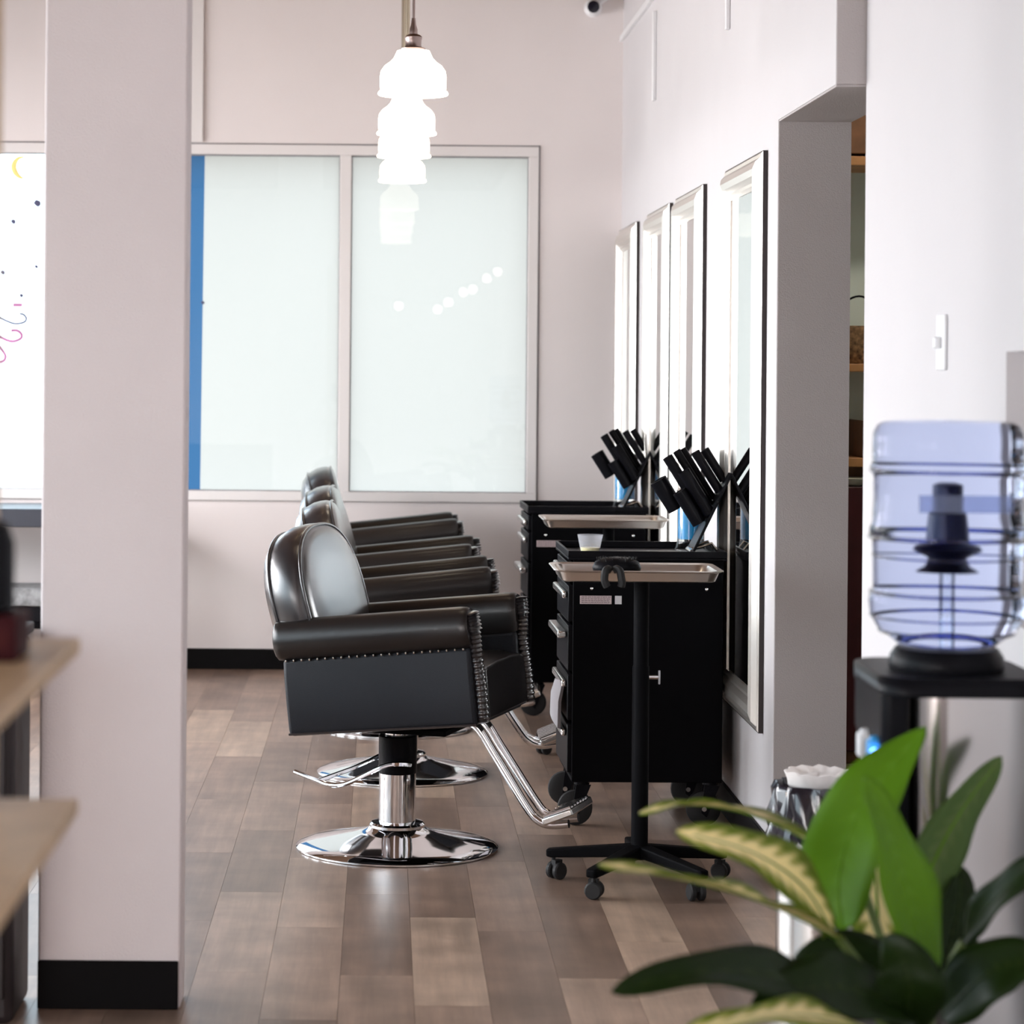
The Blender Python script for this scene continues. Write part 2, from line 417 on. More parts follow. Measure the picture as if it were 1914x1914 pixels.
for i, (a, b) in enumerate(panes):
    z0, z1 = WZ0 + 0.05, WZ1 - FW
    wpart('pane', M_GLASS, a, b, DB + 0.026, DB + 0.032, z0, z1)
    # thin dark glazing gasket
    gk = MB(); t = 0.006
    gk.box(a, b, DB + 0.012, DB + 0.026, z1 - t, z1); gk.box(a, b, DB + 0.012, DB + 0.026, z0, z0 + t * 0.7)
    gk.box(a, a + t * 0.7, DB + 0.012, DB + 0.026, z0, z1); gk.box(b - t * 0.7, b, DB + 0.012, DB + 0.026, z0, z1)
    gk.xf(lambda p: p - Vector((0, DB, WZ0))); gk.build('gasket', M_GAP, win, smooth=0)
    if i == 0:
        m_ = MB().add([(a, DB + 0.036, z0), (b, DB + 0.036, z0), (b, DB + 0.036, z1), (a, DB + 0.036, z1)], [(0, 1, 2, 3)])
        m_.xf(lambda p: p - Vector((0, DB, WZ0))); m_.build('frosted_film', M_FILM, win, smooth=0)
    if i == 1:
        ft, fb = P(383, 290, DB + 0.036).x, P(374, 918, DB + 0.036).x
        m_ = MB().add([(fb, DB + 0.036, z0), (b, DB + 0.036, z0), (b, DB + 0.036, z1), (ft, DB + 0.036, z1)], [(0, 1, 2, 3)])
        m_.xf(lambda p: p - Vector((0, DB, WZ0))); m_.build('frosted_film', M_FILM, win, smooth=0)
        m_ = MB().add([(a, DB + 0.036, z0), (fb, DB + 0.036, z0), (ft, DB + 0.036, z1), (a, DB + 0.036, z1)], [(0, 1, 2, 3)])
        m_.xf(lambda p: p - Vector((0, DB, WZ0))); m_.build('blue_film_strip', M_BLUE, win, smooth=0)
# flat board on the wall above the window, beside the pillar
b0, b1 = P(330, 130, DB).x, P(381, 130, DB).x
struct(MB().box(b0, b1, DB - 0.02, DB - 0.0005, WZ1 + 0.002, ZC).build('trim_2', M_FRAME, bevel=0.003))

# marker drawings on the clear pane at the far left
draw = tag(empty('window_drawing', (-1.75, DB + 0.024, 1.8)), 'marker drawing of a crescent moon, dots and scrolls on the far left pane', 'drawing')
def wp(px, py): return P(px, py, DB + 0.0225)
def dpart(name, m, pts, r):
    t = MB().tube(pts, r, 6); t.xf(lambda p: Vector((p.x, (p.y - (DB + 0.0225)) * 0.15 + DB + 0.0245, p.z)) - draw.location)
    return t.build(name, m, draw)
M_YEL = mat('yellow_marker', (0.98, 0.86, 0.30), 0.6); M_PINK = mat('pink_marker', (0.5, 0.2, 0.4), 0.6); M_INK = mat('ink_marker', (0.08, 0.08, 0.16), 0.6)
mo = [wp(45, 293), wp(34, 296), wp(27, 305), wp(26, 315), wp(30, 324), wp(37, 331), wp(44, 333)]
mo = arc(mo, 4); n_ = len(mo)
dpart('moon', M_YEL, mo, [0.004 + 0.011 * math.sin(math.pi * i / (n_ - 1)) for i in range(n_)])
for (x_, y_, r_) in ((70, 381, 0.017), (25, 415, 0.012), (68, 499, 0.009), (5, 510, 0.011), (40, 553, 0.010), (379, 566, 0.008)):
    c_ = wp(x_, y_); dpart('dot', M_INK, [c_ + Vector((-r_, 0, 0)), c_ + Vector((-r_ * .5, 0, r_ * .3)), c_ + Vector((r_ * .5, 0, 0)), c_ + Vector((r_, 0, 0))], [r_ * .4, r_, r_, r_ * .4])
dpart('scroll', M_INK, arc([wp(-20, 585), wp(8, 598), wp(28, 605), wp(45, 602), wp(49, 595), wp(44, 588), wp(36, 586)], 5), 0.006)
dpart('scroll', M_PINK, arc([wp(-25, 615), wp(0, 630), wp(22, 638), wp(38, 633), wp(40, 625), wp(32, 618), wp(20, 618)], 5), 0.0085)
dpart('scroll', M_PINK, arc([wp(-10, 640), wp(4, 655), wp(10, 665), wp(7, 674), wp(-6, 678)], 5), 0.0085)
dpart('stroke', M_PINK, [wp(24, 570), wp(42, 570)], 0.010)

# ---------------------------------------------------------------- styling chairs
PITCH = math.radians(6.3)
def body(p, piv=(0.03, 0.57)):
    x, z = p.x - piv[0], p.z - piv[1]
    return Vector((piv[0] + x * math.cos(PITCH) - z * math.sin(PITCH), p.y, piv[1] + x * math.sin(PITCH) + z * math.cos(PITCH)))
def make_chair():
    r = empty('styling_chair')
    MB().lathe([(0.30, 0.0), (0.314, 0.002), (0.314, 0.007), (0.303, 0.014), (0.27, 0.022), (0.2, 0.036), (0.13, 0.05), (0.095, 0.06), (0.086, 0.066), (0.086, 0.074), (0.08, 0.08), (0.06, 0.084)], 64).build('base', M_CHROME, r, smooth=25)
    MB().lathe([(0.057, 0.07), (0.057, 0.24)], 40).build('column', M_CHROME, r)
    MB().lathe([(0.0585, 0.232), (0.0595, 0.236), (0.0595, 0.346), (0.056, 0.35)], 40).build('column_sleeve', M_BLACKP, r)
    MB().lathe([(0.042, 0.35), (0.042, 0.372)], 32).build('collar', M_CHROME, r)
    mp = MB().box(-0.17, 0.2, -0.14, 0.14, 0.372, 0.392); mp.build('mount_plate', M_BLACKM, r, bevel=0.004)
    # foot pump lever: a bent loop of rod
    lv = MB().tube(arc([(0.062, -0.055, 0.268), (0.03, -0.078, 0.272), (-0.02, -0.085, 0.262), (-0.13, -0.09, 0.205), (-0.19, -0.088, 0.195), (-0.24, -0.08, 0.205), (-0.315, -0.075, 0.226)], 5), 0.0075, 10)
    lv.tube([(-0.05, 0.06, 0.285), (-0.15, 0.0, 0.235), (-0.235, -0.075, 0.203)], 0.0075, 10)
    lv.build('pump_lever', M_CHROME, r)
    for s in (-1, 1):
        # padded side panel
        po = [(0.205, 0.398), (0.272, 0.398), (0.279, 0.42), (0.281, 0.5), (0.279, 0.58), (0.272, 0.632), (0.205, 0.632)]
        sp = MB().prism([(s * y, z) for y, z in po], -0.275, 0.325); sp.xf(body); sp.build('side_panel', M_LEATHER2, r, bevel=0.012, seg=3)
        # rolled arm
        ar = [(0.207, 0.628), (0.268, 0.628), (0.283, 0.638), (0.298, 0.66), (0.302, 0.69), (0.295, 0.722), (0.276, 0.744), (0.25, 0.752), (0.224, 0.745), (0.208, 0.725), (0.204, 0.69)]
        am = MB()
        secs = [(-0.292, 0.86), (-0.286, 0.97), (-0.27, 1.0), (0.30, 1.0), (0.322, 0.97), (0.33, 0.9)]
        cy, cz = 0.252, 0.69
        am.rings([[Vector((xx, s * (cy + (y - cy) * k_), cz + (z - cz) * k_)) for y, z in ar] for xx, k_ in secs])
        am.xf(body); am.build('arm', M_LEATHER3, r, smooth=50)
        # ruched strip down the front of the arm
        pth = arc([(0.334, 0.243, 0.405), (0.336, 0.244, 0.5), (0.332, 0.243, 0.6), (0.334, 0.25, 0.68), (0.33, 0.256, 0.735)], 24)
        n = len(pth)
        rr = [0.0205 * (1 + 0.11 * math.sin(i * 1.571)) * (1.25 if i / n > 0.75 else 1.0) * (0.7 if i in (0, n - 1) else 1) for i in range(n)]
        rt = MB().tube([(p.x, s * p.y, p.z) for p in pth], rr, 10); rt.xf(body)
        rt.build('ruched_trim', M_LEATHER, r, smooth=60)
        nb = MB()
        for q in range(23):
            nb.ball((-0.262 + q * 0.0258, s * 0.2755, 0.6275), 0.0042, 6, 4)
        nb.xf(body); no = nb.build('nailhead_trim', M_NAIL, r); no['kind'] = 'stuff'
        ed = MB().tube([(-0.274, s * 0.276, 0.405), (0.322, s * 0.276, 0.402)], 0.004, 6); ed.xf(body); ed.build('welt', M_LEATHER, r)
    # seat: base box and cushion
    sb = MB().box(-0.26, 0.325, -0.204, 0.204, 0.395, 0.47); sb.xf(body); sb.build('seat_base', M_LEATHER2, r, bevel=0.01, seg=3)
    ct = MB()
    sec = []
    for i in range(9):
        t = i / 8; xx = -0.24 + 0.585 * t
        h = 0.575 + 0.012 * math.sin(math.pi * t); 
        if i == 8: h = 0.562
        row = []
        for (y, z) in ((-0.203, 0.41), (0.203, 0.41), (0.203, h - 0.004), (0.18, h), (0.08, h + 0.006), (-0.08, h + 0.006), (-0.18, h), (-0.203, h - 0.004)):
            row.append(Vector((xx, y, z)))
        sec.append(row)
    ct.rings(sec); ct.xf(body); ct.build('seat', M_LEATHER3, r, smooth=50, bevel=0.006, seg=3)
    # oval backrest
    out = []
    hw, hh = 0.272, 0.40
    N = 48
    for i in range(N):
        a = 2 * math.pi * i / N
        cy, sz = math.cos(a), math.sin(a)
        e = 2.0 / 2.5
        y = hw * math.copysign(abs(cy) ** e, cy)
        z = (0.235 if sz > 0 else 0.20) * math.copysign(abs(sz) ** (0.92 if sz > 0 else 0.7), sz)
        out.append((y, z))
    lean = math.radians(9)
    def bk(t, y, z):
        x0, z0 = -0.235, 0.795
        return Vector((x0 + t * math.cos(lean) - z * math.sin(lean), y, z0 + z * math.cos(lean) + t * math.sin(lean)))
    lay = [(-0.122, 0.0), (-0.119, 0.4), (-0.108, 0.66), (-0.088, 0.84), (-0.056, 0.95), (-0.015, 1.0), (0.01, 1.0), (0.03, 0.99), (0.05, 0.95), (0.06, 0.89), (0.064, 0.8), (0.066, 0.5), (0.066, 0.0)]
    bb = MB(); bb.rings([[body(bk(t, y * max(k_, 0.01), z * max(k_, 0.01))) for y, z in out] for t, k_ in lay])
    bo = bb.build('backrest', M_LEATHER, r, smooth=70)
    for t, k_ in ((0.05, 0.955), (-0.058, 0.95)):
        pp = MB().tube([body(bk(t, y * k_, z * k_)) for y, z in out], 0.0055, 8, closed=True); pp.build('piping', M_LEATHER, bo, smooth=60)
    # footrest
    ft = MB()
    for s in (-1, 1):
        ft.tube(arc([(0.2, s * 0.045, 0.41), (0.265, s * 0.045, 0.40), (0.33, s * 0.046, 0.312), (0.43, s * 0.05, 0.165), (0.465, s * 0.053, 0.128), (0.505, s * 0.055, 0.115), (0.565, s * 0.055, 0.122)], 6), 0.0135, 12)
    fo = ft.build('footrest', M_CHROME, r)
    pd = MB().box(-0.05, 0.05, -0.12, 0.12, -0.014, 0.01)
    pd.xf(lambda p: Vector((0.545 + p.x * 0.92 - p.z * 0.38, p.y, 0.152 + p.x * 0.38 + p.z * 0.92)))
    pd.build('foot_plate', M_CHROME2, fo, bevel=0.006, seg=3)
    rb = MB()
    for q in range(7):
        y_ = -0.1 + q * 0.033
        rb.box(-0.045, 0.045, y_ - 0.005, y_ + 0.005, 0.01, 0.016)
    rb.xf(lambda p: Vector((0.545 + p.x * 0.92 - p.z * 0.38, p.y, 0.152 + p.x * 0.38 + p.z * 0.92)))
    rb.build('foot_plate_ribs', M_CHROME, fo, smooth=0)
    return r
chair = make_chair()
CH = [((0.0576, 7.64, 0.0), -19.5, 'black leather salon chair nearest the camera, turned slightly towards it'),
      ((0.0854, 9.03, 0.0), -1, 'second black leather salon chair in the row, beside the near black trolley'),
      ((0.066, 10.14, 0.0), -3, 'third black leather salon chair in the row, under the third lamp'),
      ((0.03, 11.42, 0.0), 1, 'farthest black leather salon chair, in front of the frosted window')]
for i, (loc, rz, lab) in enumerate(CH):
    o = chair if i == 0 else copy_tree(chair)
    o.location = loc; o.rotation_euler = (0, 0, math.radians(rz))
    if i == 3: o.scale = (1, 1, 1.025)      # pumped up a little higher
    tag(o, lab, 'chair', 'row of black salon styling chairs')

# ---------------------------------------------------------------- pendant lamps
def make_lamp():
    r = empty('pendant_lamp')
    shade = [(0.106, 0.0), (0.1085, 0.004), (0.106, 0.010), (0.1005, 0.014), (0.1015, 0.03), (0.102, 0.055), (0.099, 0.073), (0.088, 0.089), (0.071, 0.101), (0.06, 0.113), (0.054, 0.126), (0.05, 0.135), (0.035, 0.138)]
    inner = [(r_ - 0.004, h) for r_, h in shade[:-1]]
    sm = MB().lathe(shade + [(0.03, 0.137)] + list(reversed(inner)), 40, cap=False)
    sm.build('shade', M_SHADE, r, smooth=50)
    MB().lathe([(0.036, 0.136), (0.038, 0.142), (0.026, 0.146), (0.024, 0.152), (0.025, 0.168), (0.0265, 0.172), (0.0265, 0.177), (0.022, 0.182), (0.0125, 0.186), (0.0125, 0.2), (0.008, 0.215), (0.006, 0.235)], 24).build('socket', M_BRONZE, r, smooth=30)
    MB().ball((0, 0, 0.06), 0.03, 12, 8).build('bulb', M_SHADE, r)
    return r
lamp = make_lamp()
LP = [((772, 178), 7.5, 'nearest white glass pendant lamp, largest and highest in the row', M_BRONZE, 0.0045),
      ((760, 252), 8.79, 'second white glass pendant lamp, hanging just behind the nearest one', M_BRASS, 0.009),
      ((755, 294), 9.78, 'third white glass pendant lamp in the row, above the third chair', M_BRASS, 0.009),
      ((752, 340), 11.08, 'farthest white glass pendant lamp, smallest and closest to the frosted window', M_BRASS, 0.009)]
for i, ((px, py), d, lab, sm_, sr) in enumerate(LP):
    o = lamp if i == 0 else copy_tree(lamp)
    o.location = P(px, py, d)
    tag(o, lab, 'pendant lamp', 'row of glass pendant lamps')
    h = ZC - o.location.z
    MB().lathe([(sr, 0.225), (sr, h - 0.02)], 12).build('stem', sm_, o)
    MB().lathe([(0.055, h - 0.02), (0.06, h - 0.012), (0.06, h - 0.0005)], 24).build('canopy', sm_, o)

# flush warm ceiling lights, above the frame
cl = empty('ceiling_light')
MB().lathe([(0.075, -0.03), (0.085, -0.02), (0.085, -0.0005)], 28).build('rim', M_BRONZE, cl)
MB().lathe([(0.012, -0.055), (0.035, -0.048), (0.05, -0.03), (0.05, -0.02)], 28).build('diffuser', mat('warm_diffuser', (0.9, 0.8, 0.65), 0.4, emit=(1.0, 0.66, 0.36), estr=14.0), cl)
for k, (xx, yy, w_) in enumerate(((-0.5, 7.6, 'nearest'), (-0.5, 9.0, 'second'), (-0.5, 10.2, 'third'), (-0.5, 11.2, 'farthest'))):
    o = cl if k == 0 else copy_tree(cl)
    o.location = (xx, yy, ZC)
    tag(o, 'round flush ceiling light above the %s salon chair' % w_, 'ceiling light', 'flush ceiling lights')

# string of globe bulbs behind the camera; the frosted window mirrors it
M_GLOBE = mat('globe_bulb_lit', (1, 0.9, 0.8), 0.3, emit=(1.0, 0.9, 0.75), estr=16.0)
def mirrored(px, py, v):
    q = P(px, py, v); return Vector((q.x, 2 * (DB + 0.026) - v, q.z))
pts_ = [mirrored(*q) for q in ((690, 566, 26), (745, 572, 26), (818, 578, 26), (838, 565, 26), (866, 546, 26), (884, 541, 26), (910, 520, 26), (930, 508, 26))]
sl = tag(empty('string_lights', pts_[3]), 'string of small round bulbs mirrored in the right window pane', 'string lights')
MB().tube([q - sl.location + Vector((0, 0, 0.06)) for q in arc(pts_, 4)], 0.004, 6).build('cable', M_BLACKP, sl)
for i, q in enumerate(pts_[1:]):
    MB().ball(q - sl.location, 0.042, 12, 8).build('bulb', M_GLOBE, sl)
    MB().lathe([(0.012, 0.038), (0.012, 0.062)], 10, c=q - sl.location).build('bulb_holder', M_BLACKP, sl)

# ---------------------------------------------------------------- wall mirrors
def make_mirror():
    W, H = 0.82, 1.766
    r = empty('wall_mirror')       # local: +Y away from camera along the wall, -X into the room, Z up; origin at near bottom edge
    prof = [(0.0, 0.0), (0.0, 0.014), (0.006, 0.019), (0.016, 0.019), (0.03, 0.034), (0.05, 0.04), (0.07, 0.036), (0.085, 0.022), (0.095, 0.022), (0.105, 0.012), (0.105, 0.0)]
    def rail(name, a, b, na, nb):
        # a -> b outer corner points (y, z); na/nb inward directions at the ends
        rs = []
        for (c, nrm) in ((a, na), (b, nb)):
            rs.append([Vector((-hgt, c[0] + nrm[0] * off, c[1] + nrm[1] * off)) for off, hgt in prof])
        MB().rings(rs).build(name, M_SILVER, r, smooth=25)
    c0, c1, c2, c3 = (0, 0), (W, 0), (W, H), (0, H)
    rail('frame_rail', c0, c1, (1, 1), (-1, 1)); rail('frame_stile', c1, c2, (-1, 1), (-1, -1))
    rail('frame_rail', c2, c3, (-1, -1), (1, -1)); rail('frame_stile', c3, c0, (1, -1), (1, 1))
    MB().box(-0.008, -0.004, 0.1, W - 0.1, 0.1, H - 0.1).build('mirror_glass', M_MIRROR, r, smooth=0)
    MB().box(-0.0035, -0.0002, 0.01, W - 0.01, 0.01, H - 0.01).build('backing', M_MBACK, r, smooth=0)
    eb = MB(); e = 0.002
    eb.box(-0.0145, -0.0002, -e, 0, -e, H + e); eb.box(-0.0145, -0.0002, W, W + e, -e, H + e)
    eb.box(-0.0145, -0.0002, 0, W, -e, 0); eb.box(-0.0145, -0.0002, 0, W, H, H + e)
    eb.build('edge_band', M_MBACK, r, smooth=0)
    return r
mir = make_mirror()
for i, (d, lab) in enumerate([(7.47, 'tall silver framed mirror nearest the camera, beside the wall opening'),
                              (8.87, 'second tall silver framed wall mirror from the opening'),
                              (9.91, 'third tall silver framed wall mirror from the opening'),
                              (11.19, 'farthest tall silver framed wall mirror, at the corner of the back wall')]):
    o = mir if i == 0 else copy_tree(mir)
    o.location = (XR - 0.0008, d, 0.39); tag(o, lab, 'mirror', 'row of silver framed wall mirrors')

# ---------------------------------------------------------------- rolling trolleys
TW, TD, TH = 0.49, 0.44, 0.895     # x, y, z
def make_trolley():
    r = empty('salon_trolley')
    bd = MB()
    bd.box(0.0, TW, 0, 0.012, 0.145, 0.872); bd.box(0.0, TW, TD - 0.012, TD, 0.145, 0.872); bd.box(TW - 0.012, TW, 0.012, TD - 0.012, 0.145, 0.872)
    bd.box(0.0, TW - 0.012, 0.012, TD - 0.012, 0.145, 0.16); bd.box(0.02, TW - 0.012, 0.012, TD - 0.012, 0.85, 0.862)
    bd.build('body', M_BLACKM, r, bevel=0.003)
    tp = MB(); a, b = -0.018, TW + 0.01
    tp.box(a, b, -0.012, TD + 0.012, 0.868, 0.876)
    tp.box(a, b, -0.012, -0.004, 0.876, 0.898); tp.box(a, b, TD + 0.004, TD + 0.012, 0.876, 0.898)
    tp.box(b - 0.008, b, -0.004, TD + 0.004, 0.876, 0.898); tp.box(a, a + 0.008, -0.004, TD + 0.004, 0.876, 0.898)
    tp.build('top_tray', M_BLACKP, r, bevel=0.002)
    zs = [(0.79, 0.86), (0.66, 0.785), (0.50, 0.655), (0.34, 0.495), (0.17, 0.335)]
    for q, (z0, z1) in enumerate(zs):
        dr = MB().box(-0.014, 0.004, 0.016, TD - 0.016, z0 + 0.004, z1 - 0.004)
        dr.box(0.004, TW - 0.02, 0.02, TD - 0.02, z0 + 0.006, z0 + 0.012)
        do = dr.build('drawer', M_BLACKP, r, bevel=0.003)
        zz = z1 - 0.035
        hd = MB().box(-0.046 if q == 2 else -0.032, -0.0145, 0.04, TD - 0.04, zz - 0.011, zz + 0.012)
        hd.build('handle', M_CHROME2, do, bevel=0.006, seg=3)
    for (cx, cy) in ((0.035, 0.035), (TW - 0.035, 0.035), (0.035, TD - 0.035), (TW - 0.035, TD - 0.035)):
        fk = MB().lathe([(0.024, 0.134), (0.024, 0.146)], 16, c=(cx, cy, 0))
        for s in (-1, 1):
            fk.prism([(cx - 0.03, 0.045), (cx - 0.012, 0.03), (cx + 0.03, 0.135), (cx - 0.02, 0.135)], cy + s * 0.021 - 0.0025, cy + s * 0.021 + 0.0025, 'Y')
        fo = fk.build('caster', M_BLACKP, r, bevel=0.001)
        MB().lathe([(0.02, -0.016), (0.045, -0.017), (0.056, -0.012), (0.0575, 0.0), (0.056, 0.012), (0.045, 0.017), (0.02, 0.016)], 28, c=(cx - 0.02, cy, 0.0575), axis='Y').build('wheel', M_RUBBER, fo, smooth=40)
        MB().lathe([(0.008, -0.024), (0.008, 0.024)], 10, c=(cx - 0.02, cy, 0.0575), axis='Y').build('axle', M_CHROME2, fo)
    lb = MB().box(0.022, 0.125, -0.0012, -0.0002, 0.725, 0.752); lb.build('warning_label', M_PAPER, r, smooth=0, label='small pink printed label')
    for q in range(4):
        tx = MB()
        x_ = 0.027
        while x_ < 0.118:
            w_ = 0.004 + random.random() * 0.008; tx.box(x_, x_ + w_, -0.0018, -0.0012, 0.7285 + q * 0.006, 0.731 + q * 0.006); x_ += w_ + 0.002
        o = tx.build('label_text', mat('grey_ink', (0.3, 0.22, 0.24), 0.7), r, smooth=0); o['kind'] = 'stuff'
    for xx in (0.06, TW - 0.055):
        MB().ball((xx, -0.0005, 0.775), 0.005, 8, 5, sy=0.4).build('screw', M_CHROME2, r)
    return r
tr1 = make_trolley()
tr1.location = (0.626, 8.0, 0); tr1.rotation_euler = (0, 0, math.radians(1.0))
tag(tr1, 'near black rolling trolley with drawers, a clear cup standing on its top', 'trolley', 'black salon trolleys')
tr2 = copy_tree(tr1); tr2.location = (0.642, 10.5, 0)
tag(tr2, 'far black rolling trolley with drawers, closer to the back wall', 'trolley', 'black salon trolleys')
sk = MB().box(0.136, 0.158, -0.0012, -0.0002, 0.725, 0.752); sk.build('white_sticker', M_WHITEP, tr1, smooth=0, label='small white sticker')
# grey cloth hanging out of a drawer of the near trolley
tow = MB(); rows = []
for i in range(7):
    t = i / 6; rows.append([Vector((0.598 - 0.012 * math.sin(t * 3) + dx, 8.05 + 0.3 * t, z)) for dx, z in ((0.0, 0.47 - 0.03 * t), (-0.014, 0.40), (-0.016, 0.315 + 0.03 * t), (-0.006, 0.31 + 0.03 * t), (-0.004, 0.40), (0.008, 0.47 - 0.03 * t))])
tow.rings(rows); tag(tow.build('grey_towel', mat('grey_cloth', (0.32, 0.31, 0.33), 0.9, bump=0.3, bscale=300), smooth=60), 'grey towel hanging out of a drawer of the near trolley', 'towel')

# ---------------------------------------------------------------- tray stands
def make_stand():
    r = empty('tray_stand')
    MB().lathe([(0.0245, 0.075), (0.0245, 0.63), (0.022, 0.634), (0.022, 0.88)], 24).build('pole', M_BLACKM, r)
    kb = MB().lathe([(0.006, 0.02), (0.006, 0.05)], 10, c=(0, 0, 0.60), axis='X'); kb.box(0.05, 0.056, -0.003, 0.003, 0.58, 0.62); kb.build('clamp_knob', M_CHROME, r)
    for q in range(5):
        a = math.radians(18 + 72 * q); ca, sa = math.cos(a), math.sin(a)
        ar = MB(); rs = []
        for (t, w, z0, z1) in ((0.0, 0.026, 0.082, 0.118), (0.06, 0.022, 0.078, 0.112), (0.26, 0.017, 0.062, 0.088), (0.275, 0.014, 0.064, 0.086)):
            rs.append([Vector((ca * t - sa * w * s, sa * t + ca * w * s, z)) for s, z in ((-1, z0), (1, z0), (1, z1), (-1, z1))])
        ao = ar.rings(rs).build('base_arm', M_BLACKM, r, smooth=0, bevel=0.005)
        c = Vector((ca * 0.255, sa * 0.255, 0))
        cs = MB()
        for s in (-1, 1):
            cs.lathe([(0.008, -0.009), (0.021, -0.009), (0.025, -0.005), (0.025, 0.005), (0.021, 0.009), (0.008, 0.009)], 18, c=(s * 0.014 + 0.012, 0, 0.025), axis='X')
        cs.lathe([(0.006, 0.03), (0.006, 0.066)], 8); cs.box(0.003, 0.021, -0.012, 0.016, 0.028, 0.056)
        rot = Matrix.Rotation(a * 1.7 + 0.6, 3, 'Z')
        cs.xf(lambda p: rot @ p + c); cs.build('caster', M_RUBBER, ao, smooth=40)
    # rectangular steel tray with rounded corners
    W, D = 0.2415, 0.15
    def rr(hw, hd, rad, z):
        pts = []
        for (sx, sy, a0) in ((1, 1, 0), (-1, 1, 90), (-1, -1, 180), (1, -1, 270)):
            for k_ in range(6):
                a = math.radians(a0 + 18 * k_)
                pts.append(Vector((sx * (hw - rad) + rad * math.cos(a), sy * (hd - rad) + rad * math.sin(a), z)))
        return pts
    t = MB()
    t.rings([rr(W - 0.03, D - 0.03, 0.02, 0.885), rr(W - 0.022, D - 0.022, 0.03, 0.888), rr(W - 0.012, D - 0.012, 0.035, 0.912), rr(W, D, 0.04, 0.917), rr(W - 0.001, D - 0.001, 0.04, 0.9195),
             rr(W - 0.014, D - 0.014, 0.034, 0.915), rr(W - 0.025, D - 0.025, 0.03, 0.8915), rr(W - 0.033, D - 0.033, 0.02, 0.888)])
    t.xf(lambda p: p + Vector((-0.02, 0, 0))); t.build('tray', M_STEEL, r, smooth=40)
    return r
st1 = make_stand(); st1.location = (0.755, 7.12, 0)
tag(st1, 'near stainless tray on a black five-legged rolling stand, in front of the trolley', 'tray stand', 'steel tray stands')
st2 = copy_tree(st1); st2.location = (0.87, 9.42, 0)
tag(st2, 'far stainless tray on a rolling stand, between the two trolleys', 'tray stand', 'steel tray stands')

# black oval brush with a strap looped over the tray edge
br = tag(empty('hair_brush', (0.672, 7.06, 0.888)), 'black oval hair brush with looped strap lying on the near steel tray', 'brush')
hb = MB(); hb.lathe([(0.02, 0.0), (0.052, 0.002), (0.066, 0.012), (0.069, 0.022), (0.062, 0.034), (0.04, 0.042), (0.01, 0.044)], 28); hb.xf(lambda p: Vector((p.x * 1.02 + 0.005, p.y * 0.75, p.z * 1.35 + 0.004)))
hb.build('head', M_BLACKP, br, smooth=50)
bs = MB()
for i in range(60):
    a = random.random() * 6.28; q = random.random() ** 0.5 * 0.055
    x_, y_ = q * math.cos(a), q * math.sin(a) * 0.75
    bs.tube([(x_ + 0.005, y_, 0.05), (x_ * 1.1 + 0.005, y_ * 1.1, 0.064)], 0.0016, 5)
o = bs.build('bristles', M_RUBBER, br); o['kind'] = 'stuff'
for s in (-1, 1):
    MB().tube(arc([(-0.012 + s * 0.004, -0.04, 0.02), (-0.016 + s * 0.01, -0.085, 0.036), (-0.016 + s * 0.02, -0.1, 0.032), (-0.016 + s * 0.024, -0.106, 0.012), (-0.014 + s * 0.024, -0.106, 0.0), (-0.012 + s * 0.02, -0.104, -0.012)], 6), 0.011, 8).build('strap', M_RUBBER, br)

# ---------------------------------------------------------------- tool racks, disinfectant jars, cup
M_BLUEL = mat('blue_liquid', (0.02, 0.42, 0.88), 0.3, ior=1.33)
def make_rack():
    r = empty('tool_rack')          # local X right, Z up (picture plane), Y away
    ax = Vector((-0.535, 0, 0.845))
    pdir = Vector((0.432, 0, 0.902))
    base_p = Vector((0.05, 0, 0.016))
    L = 0.285
    pn = Vector((0.902, 0, -0.432))
    pl_ = MB(); w = 0.07
    ring = []
    for t in (0.0, L):
        c = base_p + pdir * t
        ring.append([c + Vector((0, -w, 0)), c + Vector((0, w, 0)), c + pn * 0.009 + Vector((0, w, 0)), c + pn * 0.009 + Vector((0, -w, 0))])
    pl_.rings(ring); pl_.build('sloping_plate', M_BLACKP, r, smooth=0, bevel=0.002)
    # (position along the plate, distance in front of it, depth y, radius, length)
    tubes = [(0.045, -0.040, 0.024, 0.125), (0.10, 0.036, 0.030, 0.115), (0.135, -0.045, 0.021, 0.165), (0.16, 0.02, 0.014, 0.215), (0.185, 0.04, 0.013, 0.195), (0.215, -0.03, 0.0155, 0.155), (0.255, 0.005, 0.015, 0.12), (0.115, 0.0, 0.018, 0.24)]
    for (t, y, rad, ln) in tubes:
        p0 = base_p + pdir * t + Vector((0, y, 0)); 
        if t == 0.045: p0 = Vector((0.074, y, 0.104))
        if t == 0.10: p0 = base_p + pdir * 0.05 + Vector((-0.065, y, 0.085))
        p1 = p0 + ax * ln
        # hollow tube, open at the top
        u = Vector((0, 1, 0)); v = ax.cross(u).normalized()
        def ring_(c, q): return [c + (u * math.cos(2 * math.pi * j / 20) + v * math.sin(2 * math.pi * j / 20)) * q for j in range(20)]
        MB().rings([ring_(p0, rad * 0.96), ring_(p1, rad), ring_(p1, rad * 0.84), ring_(p0 + ax * 0.02, rad * 0.8)]).build('tool_tube', M_BLACKP, r, smooth=40)
    lg = MB().tube([(0.05, -0.05, 0.02), (0.08, -0.05, 0.026), (0.115, -0.05, 0.038), (0.14, -0.05, 0.006)], 0.005, 8)
    lg.tube([(0.05, 0.05, 0.02), (0.08, 0.05, 0.026), (0.115, 0.05, 0.038), (0.14, 0.05, 0.006)], 0.005, 8)
    lg.tube([(0.14, -0.055, 0.005), (0.14, 0.055, 0.005)], 0.005, 8); lg.tube([(0.05, -0.06, 0.012), (0.05, 0.06, 0.012)], 0.008, 8)
    lg.build('foot_frame', M_CHROME2, r)
    return r
